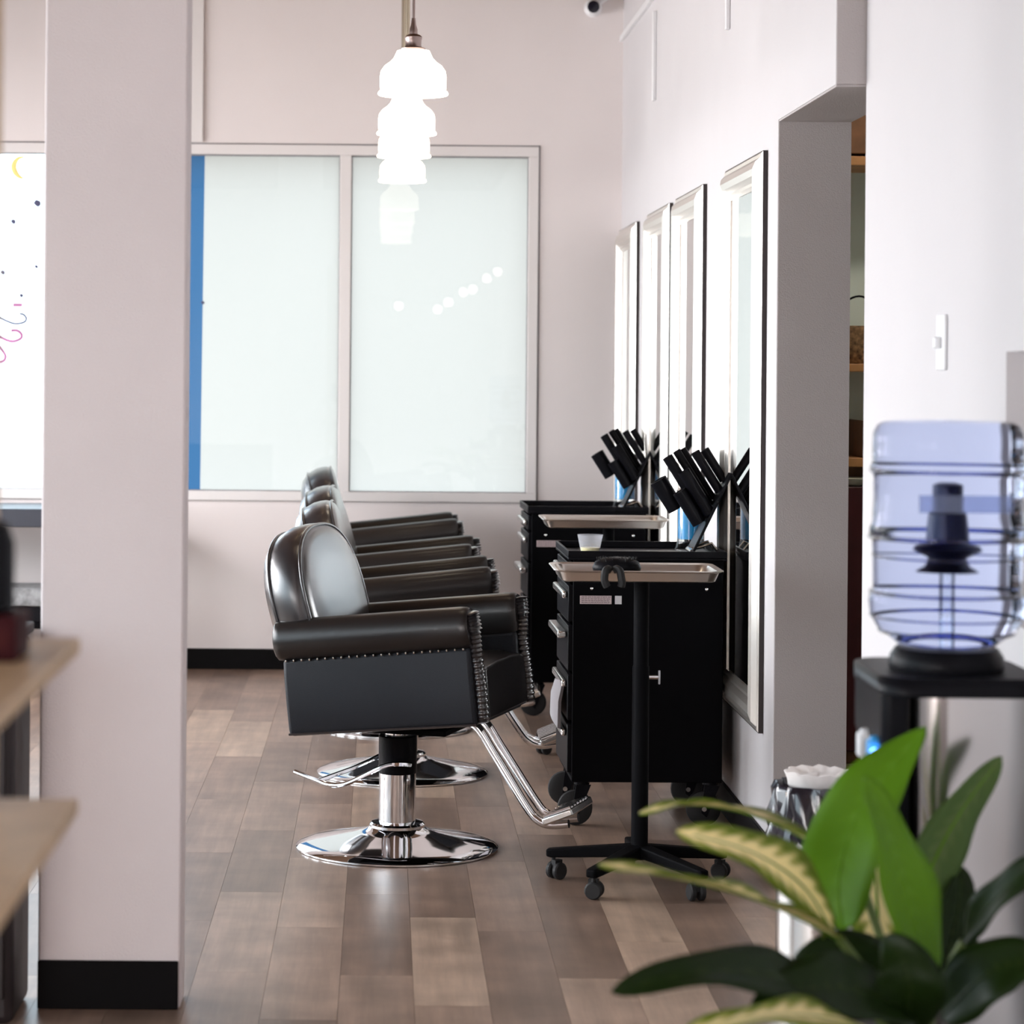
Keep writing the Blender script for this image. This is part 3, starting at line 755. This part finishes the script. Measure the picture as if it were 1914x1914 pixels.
rk = make_rack(); rk.location = (0.98, 8.20, 0.876)
tag(rk, 'slanted black tool rack with empty tubes on the near trolley', 'tool rack', 'black hair tool racks')
rk2 = copy_tree(rk); rk2.location = (0.99, 10.66, 0.876)
tag(rk2, 'slanted black tool rack with empty tubes on the far trolley', 'tool rack', 'black hair tool racks')
M_JAR = glass_thin('jar_glass', (0.95, 0.97, 0.98), 0.5)
def make_jar():
    r = empty('disinfectant_jar')
    MB().lathe([(0.056, 0.0), (0.056, 0.006), (0.05, 0.014), (0.046, 0.036), (0.046, 0.2), (0.044, 0.2), (0.044, 0.04), (0.03, 0.034)], 32, cap=False).build('glass_jar', M_JAR, r, smooth=40)
    MB().lathe([(0.043, 0.04), (0.043, 0.165)], 32).build('blue_liquid', M_BLUEL, r)
    MB().lathe([(0.048, 0.198), (0.049, 0.204), (0.04, 0.212), (0.012, 0.218), (0.01, 0.228), (0.015, 0.236), (0.01, 0.243)], 24).build('lid', M_CHROME2, r)
    return r
jar = make_jar(); jar.location = (P(1291, 1020, 8.34).x, 8.345, 0.876)
tag(jar, 'glass jar of blue disinfectant behind the near tool rack', 'jar', 'jars of blue disinfectant')
jar2 = copy_tree(jar); jar2.location = (P(1168, 935, 10.8).x, 10.81, 0.876)
tag(jar2, 'glass jar of blue disinfectant behind the far tool rack', 'jar', 'jars of blue disinfectant')
cup = tag(empty('plastic_cup', (P(1103, 1024, 8.06).x, 8.06, 0.8765)), 'clear plastic cup with a little yellow liquid on the near trolley', 'cup')
MB().lathe([(0.026, 0.0), (0.028, 0.001), (0.042, 0.068), (0.043, 0.07), (0.0405, 0.069), (0.027, 0.004)], 28).build('cup_wall', M_CUP, cup)
MB().lathe([(0.0265, 0.005), (0.0315, 0.028)], 24).build('yellow_liquid', mat('yellow_liquid', (0.9, 0.82, 0.4), 0.2), cup)

# ---------------------------------------------------------------- fixtures on the walls
sec = tag(empty('security_camera', (P(1108, 15, DB - 0.06))), 'small white dome security camera high on the back wall', 'camera')
MB().ball((0, 0, 0), 0.045, 16, 10).build('housing', M_WHITEP, sec)
MB().lathe([(0.03, -0.043), (0.026, -0.048), (0.006, -0.05)], 20, axis='Y').build('lens', mat('dark_lens', (0.01, 0.01, 0.02), 0.1), sec)
MB().tube([(0.03, 0.02, 0.03), (0.07, 0.04, 0.06), (0.09, 0.0585, 0.07)], 0.016, 10).build('bracket', M_WHITEP, sec)
def race(name, lab, *b):
    o = MB().box(*b).build(name, M_WHITEP, None, bevel=0.003); return tag(o, lab, 'cable cover')
zr = 3.085
race('cable_raceway', 'white cable cover running along the top of the mirror wall', XR - 0.018, XR - 0.0005, 7.4, DB - 0.002, zr, zr + 0.03)
race('cable_raceway', 'short vertical white cable cover above the third mirror', XR - 0.016, XR - 0.0005, 10.56, 10.60, 2.64, zr - 0.06)
race('cable_raceway', 'short vertical white cable cover at the top, right of the second mirror', XR - 0.016, XR - 0.0005, 8.31, 8.34, 2.64, zr - 0.001)
p = P(1768, 640, 5.45)
sw = tag(empty('light_switch', (X2, 5.45, p.z)), 'white switch plate with a protruding toggle on the near wall', 'switch')
MB().box(-0.008, -0.0005, -0.04, 0.04, -0.062, 0.062).build('plate', M_WHITEP, sw, bevel=0.003)
MB().box(-0.022, -0.008, -0.012, 0.012, -0.014, 0.012).build('toggle', M_WHITEP, sw, bevel=0.003)

# ---------------------------------------------------------------- hutch seen through the opening
hall_fill = tag(empty('ceiling_light', (2.3, 8.2, ZC)), 'unseen fill light added in the room behind the wall opening', 'ceiling light')  # lamp added out of view to brighten the room behind the opening
MB().lathe([(0.15, -0.03), (0.16, -0.02), (0.16, -0.0005)], 28).build('rim', M_BRONZE, hall_fill)
MB().lathe([(0.03, -0.09), (0.1, -0.075), (0.14, -0.04), (0.14, -0.02)], 28).build('diffuser', mat('hall_fill_glow', (0.9, 0.88, 0.85), 0.4, emit=(1.0, 0.93, 0.82), estr=110.0), hall_fill)
hu = tag(empty('hutch', (1.72, 9.3, 0)), 'dark wood hutch with pale back panel seen through the wall opening', 'cabinet')
def hp(name, m, *b): return MB().box(*b).build(name, m, hu, bevel=0.003)
hp('cabinet_base', M_MAROON, -0.3, 0.5, 0.0, 0.4, 0.05, 1.05)
hp('plinth', M_WALNUT, -0.3, 0.5, 0.02, 0.4, 0.0, 0.05)
hp('counter', M_OAK, -0.3, 0.5, -0.01, 0.4, 1.125, 1.16)
hp('cubby_back', M_WALNUT, -0.3, 0.5, 0.12, 0.4, 1.05, 1.125)
hp('back_panel', mat('pale_back', (0.62, 0.68, 0.62), 0.6), -0.3, 0.5, 0.36, 0.4, 1.16, 2.27)
hp('shelf', M_OAK, -0.3, 0.5, 0.0, 0.36, 1.485, 1.515)
hp('shelf', M_OAK, -0.3, 0.5, 0.0, 0.36, 2.265, 2.30)
hp('crown', M_WALNUT, -0.3, 0.5, 0.0, 0.4, 2.31, 2.6)
hp('divider', M_WALNUT, 0.098, 0.11, 0.0, 0.36, 1.16, 1.30)
bk_ = tag(empty('wicker_basket', (1.83, 9.46, 1.5155)), 'brown speckled wicker basket with thin handle on the hutch shelf', 'basket')
MB().lathe([(0.1, 0.0), (0.115, 0.03), (0.12, 0.09), (0.115, 0.135), (0.1, 0.145)], 24).build('bowl', mat('wicker', (0.2, 0.11, 0.05), 0.8, noise=0.8, nscale=60), bk_)
MB().tube(arc([(-0.1, 0, 0.135), (-0.07, 0, 0.22), (0, 0, 0.26), (0.07, 0, 0.22), (0.1, 0, 0.135)], 6), 0.004, 8).build('handle', M_BLACKM, bk_)
MB().lathe([(0.03, 0.0), (0.05, 0.01), (0.062, 0.03), (0.055, 0.033), (0.03, 0.012)], 24, c=(1.80, 9.36, 1.0503)).build('pale_bowl', mat('pale_ceramic', (0.6, 0.6, 0.5), 0.4))
tag(bpy.data.objects['pale_bowl'], 'small pale bowl in the low cubby of the hutch', 'bowl')

# ---------------------------------------------------------------- steel bin with black liner
bc = Vector((P(1530, 1640, 6.0).x, 6.02, 0))
bn = tag(empty('waste_bin', bc), 'slim steel waste bin with black bag liner beside the wall opening', 'bin')
MB().lathe([(0.095, 0.0), (0.1, 0.004), (0.1, 0.47), (0.094, 0.47), (0.094, 0.02)], 36).build('body', M_CHROME2, bn, smooth=40)
ln = MB(); rs = []
for (rad, z, amp) in ((0.085, 0.28, 0.004), (0.09, 0.455, 0.004), (0.1, 0.485, 0.006), (0.108, 0.47, 0.008), (0.112, 0.40, 0.012), (0.118, 0.33, 0.016)):
    ring = []
    for j in range(48):
        a = 2 * math.pi * j / 48
        q = rad + amp * math.sin(a * 11 + z * 30) + amp * 0.6 * math.sin(a * 17 + z * 50)
        ring.append(Vector((q * math.cos(a), q * math.sin(a), z + (0.02 * math.sin(a * 5) if z < 0.4 and rad > 0.1 else 0))))
    rs.append(ring)
ln.rings(rs, cap=False); ln.build('bag_liner', mat('black_film', (0.015, 0.013, 0.02), 0.18, coat=0.5), bn, smooth=60)
tx = MB()
rs = []
for (rad, z, amp) in ((0.05, 0.45, 0.003), (0.074, 0.485, 0.004), (0.08, 0.513, 0.004), (0.074, 0.515, 0.004), (0.045, 0.498, 0.005), (0.01, 0.508, 0.002)):
    rs.append([Vector(((rad + amp * math.sin(j * 1.3 + z * 60)) * math.cos(2 * math.pi * j / 32), (rad + amp * math.sin(j * 1.3 + z * 60)) * math.sin(2 * math.pi * j / 32), z + 0.003 * math.sin(j * 2.1))) for j in range(32)])
tx.rings(rs); tx.build('tissue', mat('white_tissue', (0.78, 0.74, 0.72), 0.8), bn, smooth=60, label='crumpled white paper on top')

# ---------------------------------------------------------------- water cooler
WC = Vector((0.992, 4.31, 0))
wc = tag(empty('water_cooler', WC), 'stainless and black water dispenser standing by the near wall', 'dispenser')
def rrect(x0, x1, y0, y1, rad, z, n=6):
    pts = []
    for (cx, cy, a0) in ((x1 - rad, y1 - rad, 0), (x0 + rad, y1 - rad, 90), (x0 + rad, y0 + rad, 180), (x1 - rad, y0 + rad, 270)):
        for k_ in range(n):
            a = math.radians(a0 + 90 * k_ / (n - 1)); pts.append(Vector((cx + rad * math.cos(a), cy + rad * math.sin(a), z)))
    return pts
MB().rings([rrect(-0.088, 0.128, -0.15, 0.15, 0.06, z, 10) for z in (0.02, 0.3, 0.6, 0.945)]).build('steel_shell', M_STEELD, wc, smooth=40)
MB().rings([rrect(-0.142, 0.14, -0.158, 0.158, 0.06, z, 8) for z in (0.943, 0.948, 0.972, 0.976)]).build('top_plate', M_BLACKP, wc, smooth=40, bevel=0.004)
MB().rings([rrect(-0.138, -0.087, -0.13, 0.13, 0.02, z) for z in (0.0, 0.2, 0.55)]).build('lower_front', M_BLACKP, wc, smooth=40)
MB().rings([rrect(a, -0.087, -0.13, 0.13, 0.02, z) for a, z in ((-0.115, 0.55), (-0.112, 0.78), (-0.138, 0.86), (-0.138, 0.943))]).build('upper_front', M_BLACKP, wc, smooth=40)
MB().rings([rrect(-0.142, 0.14, -0.155, 0.155, 0.05, z) for z in (0.0, 0.02)]).build('foot', M_BLACKP, wc)
MB().lathe([(0.098, 0.974), (0.1, 0.98), (0.098, 0.998), (0.088, 1.012), (0.06, 1.014)], 36).build('bottle_seat', M_BLACKP, wc, smooth=50)
for yy, m_ in ((-0.085, mat('blue_tap', (0.05, 0.35, 0.75), 0.3)), (0.0, M_WHITEP)):
    tp = MB().lathe([(0.014, -0.150), (0.016, -0.115)], 14, c=(0, yy, 0.855), axis='X'); tp.box(-0.155, -0.128, yy - 0.013, yy + 0.013, 0.82, 0.862)
    tp.build('tap', m_, wc, bevel=0.004)
MB().ball((-0.146, -0.11, 0.842), 0.010, 12, 8).build('indicator_light', mat('blue_led', (0.05, 0.1, 0.6), 0.3, emit=(0.15, 0.4, 1.0), estr=6.0), wc)
# bottle
M_BOT = mat('blue_bottle', (0.60, 0.67, 0.90), 0.04, trans=1.0, ior=1.10)
bt = tag(empty('water_bottle', WC + Vector((0, 0, 1.0))), 'large blue ribbed water bottle upside down on the dispenser', 'bottle')
bpz = []
for (py, rpx) in ((1203, 92), (1196, 100), (1175, 128), (1150, 141), (1125, 144), (1112, 142), (1106, 136), (1098, 136), (1040, 137), (1010, 138), (1004, 143), (990, 143.5), (978, 138), (930, 136), (890, 136.5), (884, 142), (872, 143), (866, 139), (830, 139), (810, 138), (797, 132), (790, 120), (787, 100), (790, 60), (800, 20)):
    bpz.append((rpx * 4.31 / F, HC + (VY - py) * 4.31 / F - 1.0 + 0.009))
glassb = MB().lathe(bpz, 64); glassb.build('bottle_shell', M_BOT, bt, smooth=50)
MB().rings([rrect(-0.08, 0.08, -0.1385, -0.135, 0.001, z, 2) for z in (0.255, 0.285)]).build('embossed_panel', mat('bottle_emboss', (0.5, 0.58, 0.85), 0.1, trans=0.8, ior=1.2), bt, smooth=0)
M_RIB = glass_thin('blue_rib', (0.42, 0.48, 0.82), 2.0)
for (py, rp_, th) in ((880, 142, 0.003), (1004, 143, 0.004), (1040, 137.5, 0.002), (1107, 141, 0.003), (1152, 141, 0.002), (1180, 124, 0.003)):
    zz_ = HC + (VY - py) * 4.31 / F - 1.0 + 0.009
    MB().tube([(rp_ * 4.31 / F * math.cos(2 * math.pi * q / 48), rp_ * 4.31 / F * math.sin(2 * math.pi * q / 48), zz_) for q in range(48)], th, 8, closed=True).build('rib', M_RIB, bt, smooth=60)
MB().lathe([(0.012, 0.012), (0.012, 0.15)], 16).build('refraction_stalk', M_CLEAR, bt)  # invented clear stalk joining the dark refraction shape to the seat
refr = MB().lathe([(0.05, 0.145), (0.035, 0.155), (0.03, 0.17), (0.055, 0.185), (0.05, 0.195), (0.034, 0.20), (0.03, 0.245), (0.024, 0.25), (0.024, 0.30), (0.012, 0.305)], 24)  # solid dark shape modelling the base's refraction seen inside the bottle
refr.build('dark_refraction', mat('navy_refraction', (0.02, 0.025, 0.09), 0.4), bt, smooth=40)

# ---------------------------------------------------------------- potted plant
def leaf_mat(name, dark, mid, cream, amount):
    m = bpy.data.materials.new(name); m.use_nodes = True; nt = m.node_tree; b = nt.nodes['Principled BSDF']
    b.inputs['Roughness'].default_value = 0.38
    uv = nt.nodes.new('ShaderNodeUVMap'); uv.uv_map = 'UVMap'
    sp = nt.nodes.new('ShaderNodeSeparateXYZ'); nt.links.new(uv.outputs[0], sp.inputs[0])
    ab = nt.nodes.new('ShaderNodeMath'); ab.operation = 'ABSOLUTE'; nt.links.new(sp.outputs[0], ab.inputs[0])
    # feathered cream patches along the side veins
    wv = nt.nodes.new('ShaderNodeMath'); wv.operation = 'MULTIPLY_ADD'; wv.inputs[1].default_value = 70.0
    a2 = nt.nodes.new('ShaderNodeMath'); a2.operation = 'MULTIPLY'; a2.inputs[1].default_value = 9.0
    nt.links.new(ab.outputs[0], a2.inputs[0]); nt.links.new(sp.outputs[1], wv.inputs[0]); nt.links.new(a2.outputs[0], wv.inputs[2])
    sn = nt.nodes.new('ShaderNodeMath'); sn.operation = 'SINE'; nt.links.new(wv.outputs[0], sn.inputs[0])
    s2 = nt.nodes.new('ShaderNodeMath'); s2.operation = 'MULTIPLY_ADD'; s2.inputs[1].default_value = 0.13; nt.links.new(sn.outputs[0], s2.inputs[0]); nt.links.new(ab.outputs[0], s2.inputs[2])
    tc = nt.nodes.new('ShaderNodeTexNoise'); tc.inputs['Scale'].default_value = 9.0; nt.links.new(uv.outputs[0], tc.inputs['Vector'])
    s3 = nt.nodes.new('ShaderNodeMath'); s3.operation = 'MULTIPLY_ADD'; s3.inputs[1].default_value = 0.5; nt.links.new(tc.outputs['Fac'], s3.inputs[0]); nt.links.new(s2.outputs[0], s3.inputs[2])
    r = nt.nodes.new('ShaderNodeValToRGB'); e = r.color_ramp.elements
    e[0].position = max(0.02, amount); e[0].color = (*cream, 1); e[1].position = amount + 0.42; e[1].color = (*dark, 1)
    x = e.new(amount + 0.2); x.color = (*mid, 1)
    nt.links.new(s3.outputs[0], r.inputs[0])
    b.inputs['Roughness'].default_value = 0.42; b.inputs['Specular IOR Level'].default_value = 0.2
    # leaves let some light through
    out = [n for n in nt.nodes if n.type == 'OUTPUT_MATERIAL'][0]
    t = nt.nodes.new('ShaderNodeBsdfTranslucent'); mx = nt.nodes.new('ShaderNodeMixShader'); mx.inputs[0].default_value = 0.35
    nt.links.new(r.outputs[0], b.inputs['Base Color']); nt.links.new(r.outputs[0], t.inputs[0])
    nt.links.new(b.outputs[0], mx.inputs[1]); nt.links.new(t.outputs[0], mx.inputs[2]); nt.links.new(mx.outputs[0], out.inputs[0])
    return m
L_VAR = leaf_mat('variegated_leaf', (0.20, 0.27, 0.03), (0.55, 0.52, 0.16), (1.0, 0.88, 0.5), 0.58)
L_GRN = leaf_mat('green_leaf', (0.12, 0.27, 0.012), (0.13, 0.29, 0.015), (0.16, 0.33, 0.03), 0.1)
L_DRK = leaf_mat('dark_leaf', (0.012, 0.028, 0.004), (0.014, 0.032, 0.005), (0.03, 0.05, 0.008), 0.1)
plc = P(1690, 1990, 3.85)
plant = tag(empty('dieffenbachia', (plc.x, 3.85, 0)), 'variegated green and cream leafy potted plant in the right foreground', 'plant')
def leaf(pts, hw, m, nrm, fold=0.25, n=22, skew=1.0):
    """pts: (px, py, d) from base to tip; hw half width in metres; nrm: where the face looks"""
    c = arc([P(*q) for q in pts], max(3, n // (len(pts) - 1)))
    nn = len(c); nrm = Vector(nrm).normalized(); vs = []; fs = []; uvs = []
    A = (-1, -0.66, -0.33, 0, 0.33, 0.66, 1)
    for i, p in enumerate(c):
        t = i / (nn - 1)
        tg = (c[min(i + 1, nn - 1)] - c[max(i - 1, 0)]).normalized()
        sd = tg.cross(nrm).normalized(); up = sd.cross(tg)
        w = hw * (math.sin(math.pi * t ** 0.8) ** 0.75) * (1 - 0.25 * t) + 0.0015
        for u in A:
            vs.append(p + sd * (u * w * (skew if u > 0 else 1)) + up * (abs(u) * w * fold + 0.006 * math.sin(t * 14 + u * 2) * abs(u)) - plant.location); uvs.append((u, t))
    k_ = len(A)
    for i in range(nn - 1):
        for j in range(k_ - 1):
            fs.append((i * k_ + j, i * k_ + j + 1, (i + 1) * k_ + j + 1, (i + 1) * k_ + j))
    me = bpy.data.meshes.new('leaf'); me.from_pydata([tuple(v) for v in vs], [], fs)
    ul = me.uv_layers.new(name='UVMap')
    for poly in me.polygons:
        for li in poly.loop_indices:
            ul.data[li].uv = uvs[me.loops[li].vertex_index]
    me.polygons.foreach_set('use_smooth', [True] * len(me.polygons)); me.materials.append(m)
    o = bpy.data.objects.new('leaf', me); C.objects.link(o); o.parent = plant
    md = o.modifiers.new('thickness', 'SOLIDIFY'); md.thickness = 0.0012
    # midrib
    MB().tube([p - plant.location + Vector((0, 0, -0.001)) for p in c[:-2]], [0.0035 * (1 - 0.8 * i / nn) for i in range(nn - 2)], 6).build('midrib', L_GRN if m is not L_DRK else L_DRK, o)
    return o
def stem(a, b, bend=0):
    A_, B_ = P(*a), P(*b); m_ = (A_ + B_) / 2 + Vector((bend, 0, 0.03))
    MB().tube([p - plant.location for p in arc([A_, m_, B_], 6)], 0.007, 8).build('stem', M_STEM, plant)
M_STEM = mat('leaf_stem', (0.12, 0.17, 0.04), 0.5)
leaf([(1555, 1745, 3.85), (1500, 1655, 3.78), (1400, 1590, 3.72), (1265, 1553, 3.68)], 0.052, L_VAR, (0.25, -0.75, 0.65), 0.15)
leaf([(1610, 1650, 3.95), (1520, 1575, 4.02), (1400, 1520, 4.05), (1290, 1503, 4.06), (1195, 1520, 4.05)], 0.045, L_VAR, (0.05, 0.12, 1.0), 0.2)
leaf([(1570, 1755, 3.75), (1440, 1690, 3.66), (1300, 1648, 3.6), (1120, 1615, 3.55)], 0.04, L_VAR, (0.1, -0.02, 1.0), 0.25)
leaf([(1575, 1740, 3.9), (1568, 1640, 3.92), (1600, 1530, 3.95), (1660, 1440, 3.97), (1730, 1358, 4.0)], 0.072, L_GRN, (-0.55, -0.8, 0.35), 0.2)
leaf([(1735, 1830, 3.72), (1705, 1700, 3.68), (1665, 1570, 3.68), (1618, 1450, 3.72)], 0.052, L_GRN, (0.45, -0.8, -0.1), 0.2)
leaf([(1700, 1740, 3.98), (1745, 1610, 4.0), (1800, 1510, 4.02), (1872, 1414, 4.05)], 0.045, leaf_mat('mottled_leaf', (0.10, 0.17, 0.05), (0.13, 0.2, 0.06), (0.14, 0.2, 0.07), 0.25), (0.3, -0.9, 0.3), 0.2)
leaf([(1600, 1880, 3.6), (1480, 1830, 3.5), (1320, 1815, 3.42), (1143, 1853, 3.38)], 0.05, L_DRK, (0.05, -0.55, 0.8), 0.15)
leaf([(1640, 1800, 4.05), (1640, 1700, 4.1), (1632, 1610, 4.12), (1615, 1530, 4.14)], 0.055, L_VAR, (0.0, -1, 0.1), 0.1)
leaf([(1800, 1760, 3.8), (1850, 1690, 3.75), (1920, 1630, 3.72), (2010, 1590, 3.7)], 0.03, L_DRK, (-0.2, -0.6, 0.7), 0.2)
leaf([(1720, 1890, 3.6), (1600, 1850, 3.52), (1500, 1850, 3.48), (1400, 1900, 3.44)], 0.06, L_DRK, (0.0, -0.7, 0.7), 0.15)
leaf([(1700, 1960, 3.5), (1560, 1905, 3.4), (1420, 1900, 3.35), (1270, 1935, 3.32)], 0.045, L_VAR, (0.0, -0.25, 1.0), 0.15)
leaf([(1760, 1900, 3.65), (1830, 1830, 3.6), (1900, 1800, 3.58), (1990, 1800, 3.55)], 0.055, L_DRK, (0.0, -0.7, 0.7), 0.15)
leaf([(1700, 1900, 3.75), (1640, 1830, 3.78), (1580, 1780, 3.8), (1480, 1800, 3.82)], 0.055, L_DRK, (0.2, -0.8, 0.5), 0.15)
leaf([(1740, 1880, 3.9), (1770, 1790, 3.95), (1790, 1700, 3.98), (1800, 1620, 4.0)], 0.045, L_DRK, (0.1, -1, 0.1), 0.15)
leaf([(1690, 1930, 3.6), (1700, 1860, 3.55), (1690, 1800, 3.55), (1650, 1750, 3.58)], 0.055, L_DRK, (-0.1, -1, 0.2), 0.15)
for a, b in (((1700, 2010, 3.85), (1555, 1745, 3.85)), ((1705, 2010, 3.85), (1610, 1650, 3.95)), ((1695, 2010, 3.84), (1570, 1755, 3.75)), ((1702, 2010, 3.86), (1575, 1740, 3.9)),
             ((1710, 2010, 3.84), (1735, 1830, 3.72)), ((1708, 2010, 3.87), (1700, 1740, 3.98)), ((1690, 2010, 3.83), (1600, 1880, 3.6)), ((1700, 2010, 3.88), (1640, 1800, 4.05)),
             ((1712, 2010, 3.85), (1800, 1760, 3.8)), ((1706, 2010, 3.87), (1740, 1880, 3.9))):
    stem(a, b)
MB().lathe([(0.11, 0.0), (0.12, 0.01), (0.15, 0.3), (0.158, 0.31), (0.158, 0.335), (0.145, 0.335), (0.14, 0.30)], 36, c=(0, 0, 0)).build('pot', mat('dark_pot', (0.05, 0.045, 0.045), 0.5), plant, smooth=40)
MB().lathe([(0.143, 0.29), (0.143, 0.305), (0.05, 0.315)], 28).build('soil', mat('soil', (0.03, 0.02, 0.015), 0.95, bump=1.0, bscale=80), plant)
MB().tube([(0, 0, 0.3), P(1702, 2010, 3.855) - plant.location], 0.018, 10).build('trunk', M_STEM, plant)

# ---------------------------------------------------------------- display shelf in the left foreground
xs = P(150, 1190, 2.9).x
sh = tag(empty('display_shelf', (xs, 2.9, 0)), 'light wooden display shelf blurred at the left edge of the foreground', 'shelf')
def spx(name, m, *b): return MB().box(*b).build(name, m, sh, bevel=0.003)
z1 = P(150, 1192, 2.9).z; z2 = P(150, 1492, 2.9).z
for z in (z1, z2, 0.45, 0.12):
    spx('shelf_board', M_WOOD, -0.34, 0.0, -1.1, 0.0, z - 0.019, z)
spx('post', M_WOOD, -0.135, -0.094, -0.06, -0.015, 0.0, 2.35)
spx('post', M_WOOD, -0.34, -0.30, -0.06, -0.015, 0.0, 2.35)
spx('post', M_WOOD, -0.135, -0.094, -1.08, -1.03, 0.0, 2.35)
mb_ = tag(empty('product_box', (xs - 0.073, 2.70, z1 + 0.0005)), 'maroon product box on the top board of the wooden shelf', 'box')
MB().box(-0.05, 0.035, -0.05, 0.05, 0, 0.05).build('carton', mat('maroon_card', (0.03, 0.004, 0.006), 0.6, spec=0.1), mb_, bevel=0.003)
MB().box(-0.04, 0.025, -0.0506, -0.05, 0.015, 0.035).build('front_panel', mat('dark_red_card', (0.045, 0.008, 0.009), 0.6, spec=0.1), mb_, smooth=0)
bb_ = tag(empty('product_bottle', (xs - 0.085, 2.70, z1 + 0.051)), 'black product bottle standing on the maroon box', 'bottle')
MB().lathe([(0.03, 0.0), (0.037, 0.004), (0.037, 0.075), (0.03, 0.095), (0.014, 0.103)], 28).build('bottle_body', M_BLACKP, bb_)
MB().lathe([(0.013, 0.1), (0.013, 0.13), (0.009, 0.133)], 18).build('cap', mat('tan_cap', (0.5, 0.38, 0.29), 0.5), bb_)

# ---------------------------------------------------------------- things behind the pillar, at the left edge
cb = tag(empty('storage_cabinet', (-1.1, 5.95, 0)), 'dark brown cabinet behind the wooden shelf, left of the pillar', 'cabinet')
MD = mat('espresso_wood', (0.018, 0.012, 0.013), 0.5, noise=0.2, nscale=10)
x_r = P(54, 1750, 5.8).x + 1.1
MB().box(-0.5, x_r, -0.4, -0.14, 0.0, 0.86).build('body', MD, cb, bevel=0.02, seg=3)
MB().box(-0.52, x_r + 0.004, -0.42, -0.13, 0.86, 0.885).build('top', MD, cb, bevel=0.004)
for q in (0, 1):
    xa = -0.49 + q * (x_r + 0.49) / 2; xb = xa + (x_r + 0.47) / 2 - 0.01
    do = MB().box(xa, xb, -0.408, -0.4005, 0.06, 0.82).build('door', MD, cb, bevel=0.003)
    xh = xb - 0.03 if q == 0 else xa + 0.03
    MB().box(xh - 0.008, xh + 0.008, -0.42, -0.408, 0.4, 0.5).build('handle', M_CHROME2, do, bevel=0.003)
ct = tag(empty('console_table', (-1.95, 11.7, 0)), 'low black console table below the window at the far left', 'table')
MB().box(-0.8, 0.7, -0.25, 0.25, 0.725, 0.81).build('table_top', mat('slate_top', (0.03, 0.035, 0.05), 0.4), ct, bevel=0.004)
MB().box(-0.78, 0.68, -0.23, 0.23, 0.25, 0.275).build('lower_shelf', M_BLACKM, ct, bevel=0.003)
for sx in (-0.76, 0.66):
    for sy in (-0.21, 0.21):
        MB().box(sx - 0.02, sx + 0.02, sy - 0.02, sy + 0.02, 0, 0.725).build('leg', M_BLACKM, ct, bevel=0.002)
mg = tag(empty('stereo', (-1.65, 11.66, 0.2755)), 'grey and black stereo on the lower shelf of the console table', 'stereo')
MB().box(-0.2, 0.2, -0.15, 0.15, 0.0, 0.07).build('lower_case', M_BLACKP, mg, bevel=0.005)
MB().box(-0.2, 0.2, -0.15, 0.15, 0.075, 0.16).build('upper_case', mat('grey_case', (0.25, 0.26, 0.27), 0.4, noise=0.4, nscale=30), mg, bevel=0.005)
MB().lathe([(0.03, -0.158), (0.03, -0.15)], 20, c=(0.1, 0, 0.035), axis='Y').build('dial', M_CHROME2, mg)

bpy.context.view_layer.update()
